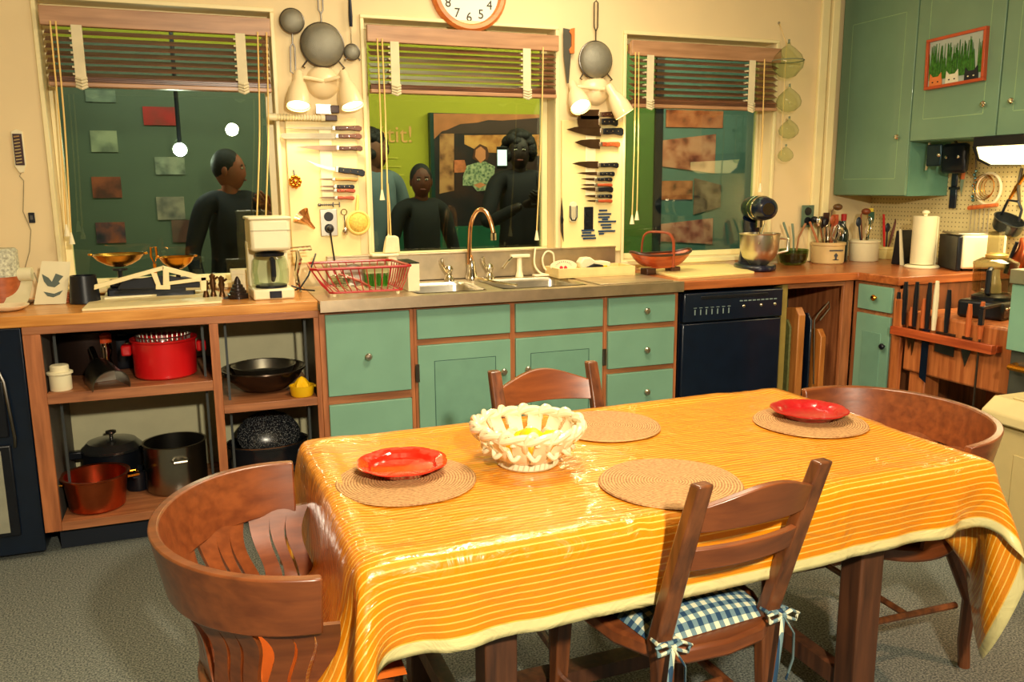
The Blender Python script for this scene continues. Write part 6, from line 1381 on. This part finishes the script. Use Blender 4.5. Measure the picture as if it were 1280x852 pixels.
def person(label,px,pyt,y,headh,rz,skinc,topc,hairc,hair='short',look=0,phone=False,raise_r=False,build=1.0,topname='jacket'):
    top=wl(px,pyt,y); H=top.z; g=H/1.72
    t=T('person',label,'person',(top.x,y,0),rz)
    SKN=mt('skin_%d_%d_%d'%skinc,skinc,.55,vary=.06); CT=mt('cloth_%d_%d_%d'%topc,topc,.85,vary=.12); HR=mt('hair_%d_%d_%d'%hairc,hairc,.7,vary=.3,scale=60,bump=.6); TR_=mt('trousers',(24,26,36),.85)
    S=lambda x,y_,z:(x*g*build,y_*g,z*g)
    # faces -y
    A={}
    n=dict(pel=(S(0,0,.95),.12*g),wa=(S(0,0,1.10),.115*g),ch=(S(0,0,1.28),.135*g),nb=(S(0,0,1.45),.065*g),nk=(S(0,-.01,1.49),.05*g))
    e=[('pel','wa'),('wa','ch'),('ch','nb'),('nb','nk')]
    hands={}
    for s,k in ((-1,'l'),(1,'r')):
        if (phone or raise_r) and (s==1 or phone):
            el=S(s*.27,-.14,1.13); wr=S(s*.10,-.32,1.36) if raise_r else S(s*.07,-.34,1.26)
        else: el=S(s*.25,-.0,1.12); wr=S(s*.23,-.10,.88)
        n.update({k+'sh':(S(s*.16,0,1.41),.062*g),k+'el':(el,.042*g),k+'wr':(wr,.030*g)}); e+=[('nb',k+'sh'),(k+'sh',k+'el'),(k+'el',k+'wr')]; hands[k]=(Vector(el),Vector(wr),s)
        n.update({k+'hp':(S(s*.09,0,.86),.085*g),k+'kn':(S(s*.10,-.01,.48),.055*g),k+'an':(S(s*.10,.01,.09),.04*g),k+'to':(S(s*.11,-.14,.04),.035*g)}); e+=[('pel',k+'hp'),(k+'hp',k+'kn'),(k+'kn',k+'an'),(k+'an',k+'to')]
    skin('body',n,e,SKN,t,'pel')
    # garment slightly larger
    gn={k:(v[0],v[1]*1.13) for k,v in n.items() if k in('pel','wa','ch','lsh','rsh','lel','rel','lhp','rhp')}; gn['nb']=(S(0,0,1.445),.074*g); gn['pel']=(S(0,0,.95),.15*g)
    for k,(el,wr,s) in hands.items(): gn[k+'cf']=(tuple(el.lerp(wr,.85)),.038*g)
    ge=[('pel','lhp'),('pel','rhp'),('pel','wa'),('wa','ch'),('ch','nb'),('nb','lsh'),('nb','rsh'),('lsh','lel'),('rsh','rel'),('lel','lcf'),('rel','rcf')]
    skin(topname,gn,ge,CT,t,'pel')
    tn={k:(v[0],v[1]*1.12) for k,v in n.items() if k in('lhp','rhp','lkn','rkn','lan','ran')}; tn['pel']=(n['pel'][0],.118*g)
    skin('trousers',tn,[('pel','lhp'),('pel','rhp'),('lhp','lkn'),('rhp','rkn'),('lkn','lan'),('rkn','ran')],TR_,t,'pel')
    for s in (-1,1): MB().ell(S(s*.11,-.06,.045),(.05*g,.14*g,.045*g)).build('shoe',BLK,t)
    # head
    hc=Vector(S(0,-.015,1.60)); q=MB()
    Rz=Matrix.Rotation(look,4,'Z'); q.X=Matrix.Translation(hc)@Rz
    vs=[];fs=[];N=22;Mm=16
    for j in range(Mm+1):
        ph=PI*j/Mm
        for i in range(N):
            a=2*PI*i/N; x=math.sin(ph)*math.cos(a); yy=math.sin(ph)*math.sin(a); z=-math.cos(ph)
            rx=.073*(1-.16*max(0,-z)**1.5); ry=.092*(1-.10*max(0,-z)); X=x*rx; Y=yy*ry-(.010*max(0,-z)); Z=z*.118
            if yy<-.75 and abs(x)<.25 and -.35<z<.15: Y-=.016*(1-abs(x)/.25)*(.15-z)/.5
            if yy<-.6 and .05<z<.28 and .15<abs(x)<.6: Y+=.007
            vs.append((X*g,Y*g,Z*g))
    for j in range(Mm):
        for i in range(N): fs.append((j*N+i,j*N+(i+1)%N,(j+1)*N+(i+1)%N,(j+1)*N+i))
    q.add(vs,fs); q.tube([(0,0,-.06*g),(0,.01*g,-.13*g)],.048*g,12)
    for s in (-1,1): q.ell((s*.073*g,.008*g,.0),(.010*g,.018*g,.030*g),10,8)
    hd=q.build('head',SKN,t,smooth=70)
    for s in (-1,1):
        q=MB(); q.X=Matrix.Translation(hc)@Rz; q.ell((s*.027*g,-.083*g,.016*g),(.012*g,.006*g,.006*g),10,6); q.build('eye',mt('eye_white',(200,190,170),.3,vary=0),hd)
        q=MB(); q.X=Matrix.Translation(hc)@Rz; q.ell((s*.027*g,-.0885*g,.016*g),(.005*g,.002*g,.005*g),8,6); q.build('iris',INK,hd)
        q=MB(); q.X=Matrix.Translation(hc)@Rz; q.ell((s*.028*g,-.084*g,.034*g),(.017*g,.005*g,.004*g),8,6); q.build('eyebrow',HR,hd)
    q=MB(); q.X=Matrix.Translation(hc)@Rz; q.ell((0,-.090*g,-.052*g),(.022*g,.006*g,.007*g),12,6); q.build('mouth',mt('lips',(110,50,44),.5),hd)
    q=MB(); q.X=Matrix.Translation(hc)@Rz
    if hair=='short': q.ell((0,.016*g,.032*g),(.080*g,.090*g,.100*g),20,14)
    elif hair=='curly':
        rr=random.Random(2)
        for k in range(70):
            a=rr.uniform(0,2*PI); ph=rr.uniform(-.5,1.45); w=Vector((math.cos(a)*math.cos(ph)*.095,math.sin(a)*math.cos(ph)*.095+.035,math.sin(ph)*.11+.02))
            if w.y<-.03 and w.z<.05: continue
            q.ell(tuple(w*g),(.034*g,.034*g,.034*g),8,6)
    elif hair=='cap': q.ell((0,.010*g,.040*g),(.084*g,.098*g,.085*g),20,14); q.prism([(math.cos(a)*.07*g,-.09*g+math.sin(a)*.07*g) for a in [PI+k*PI/10 for k in range(11)]],.045*g,.052*g,'z')
    q.build('hair' if hair!='cap' else 'cap',HR,hd)
    # hands with five fingers
    for k,(el,wr,s) in hands.items():
        d=(wr-el).normalized(); side=d.cross(Vector((0,1,0))) if abs(d.y)<.9 else Vector((1,0,0)); side.normalize(); nrm=side.cross(d).normalized()
        hn={'w':(tuple(wr),.026*g),'p':(tuple(wr+d*.05*g),(.034*g,.016*g)),'k':(tuple(wr+d*.085*g),(.036*g,.013*g))}; he=[('w','p'),('p','k')]
        for f,(o,L) in enumerate(((-.028,.060),(-.010,.072),(.009,.068),(.026,.052))):
            b0=wr+d*.09*g+side*o*g; m1=b0+d*L*.5*g+nrm*.010*g; e1=b0+d*L*.85*g+nrm*.032*g
            hn['f%da'%f]=(tuple(b0),.0095*g); hn['f%db'%f]=(tuple(m1),.009*g); hn['f%dc'%f]=(tuple(e1),.0075*g); he+=[('k','f%da'%f),('f%da'%f,'f%db'%f),('f%db'%f,'f%dc'%f)]
        b0=wr+d*.035*g-side*.030*g; hn['ta']=(tuple(b0),.012*g); hn['tb']=(tuple(b0+d*.035*g-side*.022*g+nrm*.012*g),.010*g); hn['tc']=(tuple(b0+d*.060*g-side*.020*g+nrm*.026*g),.008*g); he+=[('p','ta'),('ta','tb'),('tb','tc')]
        skin('hand',hn,he,SKN,t,'w',1)
    return t,g
person('visitor with short hair in a black jacket seen through the middle window',525,206,1.25,.24,.12,(96,44,28),(16,18,24),(14,12,14),'short',-.25)
person('visitor with bushy dark hair in a grey blue shirt at left of middle window',466,166,1.62,.26,.3,(120,70,50),(96,110,120),(20,16,20),'curly',.4)
person('figure in a dark shirt standing in for a visitor reflected in left window',284,188,.95,.24,.3,(150,76,52),(18,20,34),(24,20,24),'short',.95,raise_r=True)  # solid figure added in place of a reflection in the glass
pp,g=person('dark figure with phone standing in for a reflected visitor before the mural',648,168,1.45,.24,-.1,(40,22,20),(16,14,22),(22,14,18),'curly',-.2,phone=True)  # added for a dark reflection; its darkness is put into the skin colour
p=wl(628,197,1.02); t=T('mobile_phone','small glowing phone of the reflected dark figure before the mural','phone',(p.x,1.03,p.z-.05)); bx(-.036,.036,-.004,.004,-.02,.12).build('body',BLK,t,bevel=.003); bx(-.032,.032,-.0055,-.004,.0,.10).build('screen',mt('phone_screen',(220,230,230),.3,vary=0,emis=(220,235,235),es=1.6),t)

# ================================================================ groups of repeats
_g={'kitchen_knife':'knives on the knife boards','rack_knife':'knives and steels on the butcher block rail','utensil':'utensils standing in the crocks','base_cabinet':'green base cabinets under the window counter',
'wall_cabinet':'green wall cabinets','ladder_back_chair':'ladder back chairs at the table','barrel_chair':'barrel armchairs at the table ends','person':'visitors beyond the windows','wall_sconce':'twin cone sconces',
'sieve':'round sieves hanging above the sconces','venetian_blind':'venetian blinds','knife_board':'white knife boards','glass_float':'glass shapes on the corner string','utensil_crock':'utensil crocks on the right counter',
'plate':'red plates on the table','scale_pan':'brass scale pans','tray':'upright trays in the niche','exhibit_board':'exhibit panels beyond the windows','wall_outlet':'wall outlets','wood_countertop':'wooden countertops',
'mixing_bowl':'nested mixing bowls','stock_pot':'stock pots on the open shelves','strip_cluster':'dark blue strip clusters'}
for o in list(scene.objects):
    if o.parent is None and 'label' in o and 'group' not in o:
        k=o.name.split('.')[0]
        if k in _g: o['group']=_g[k]
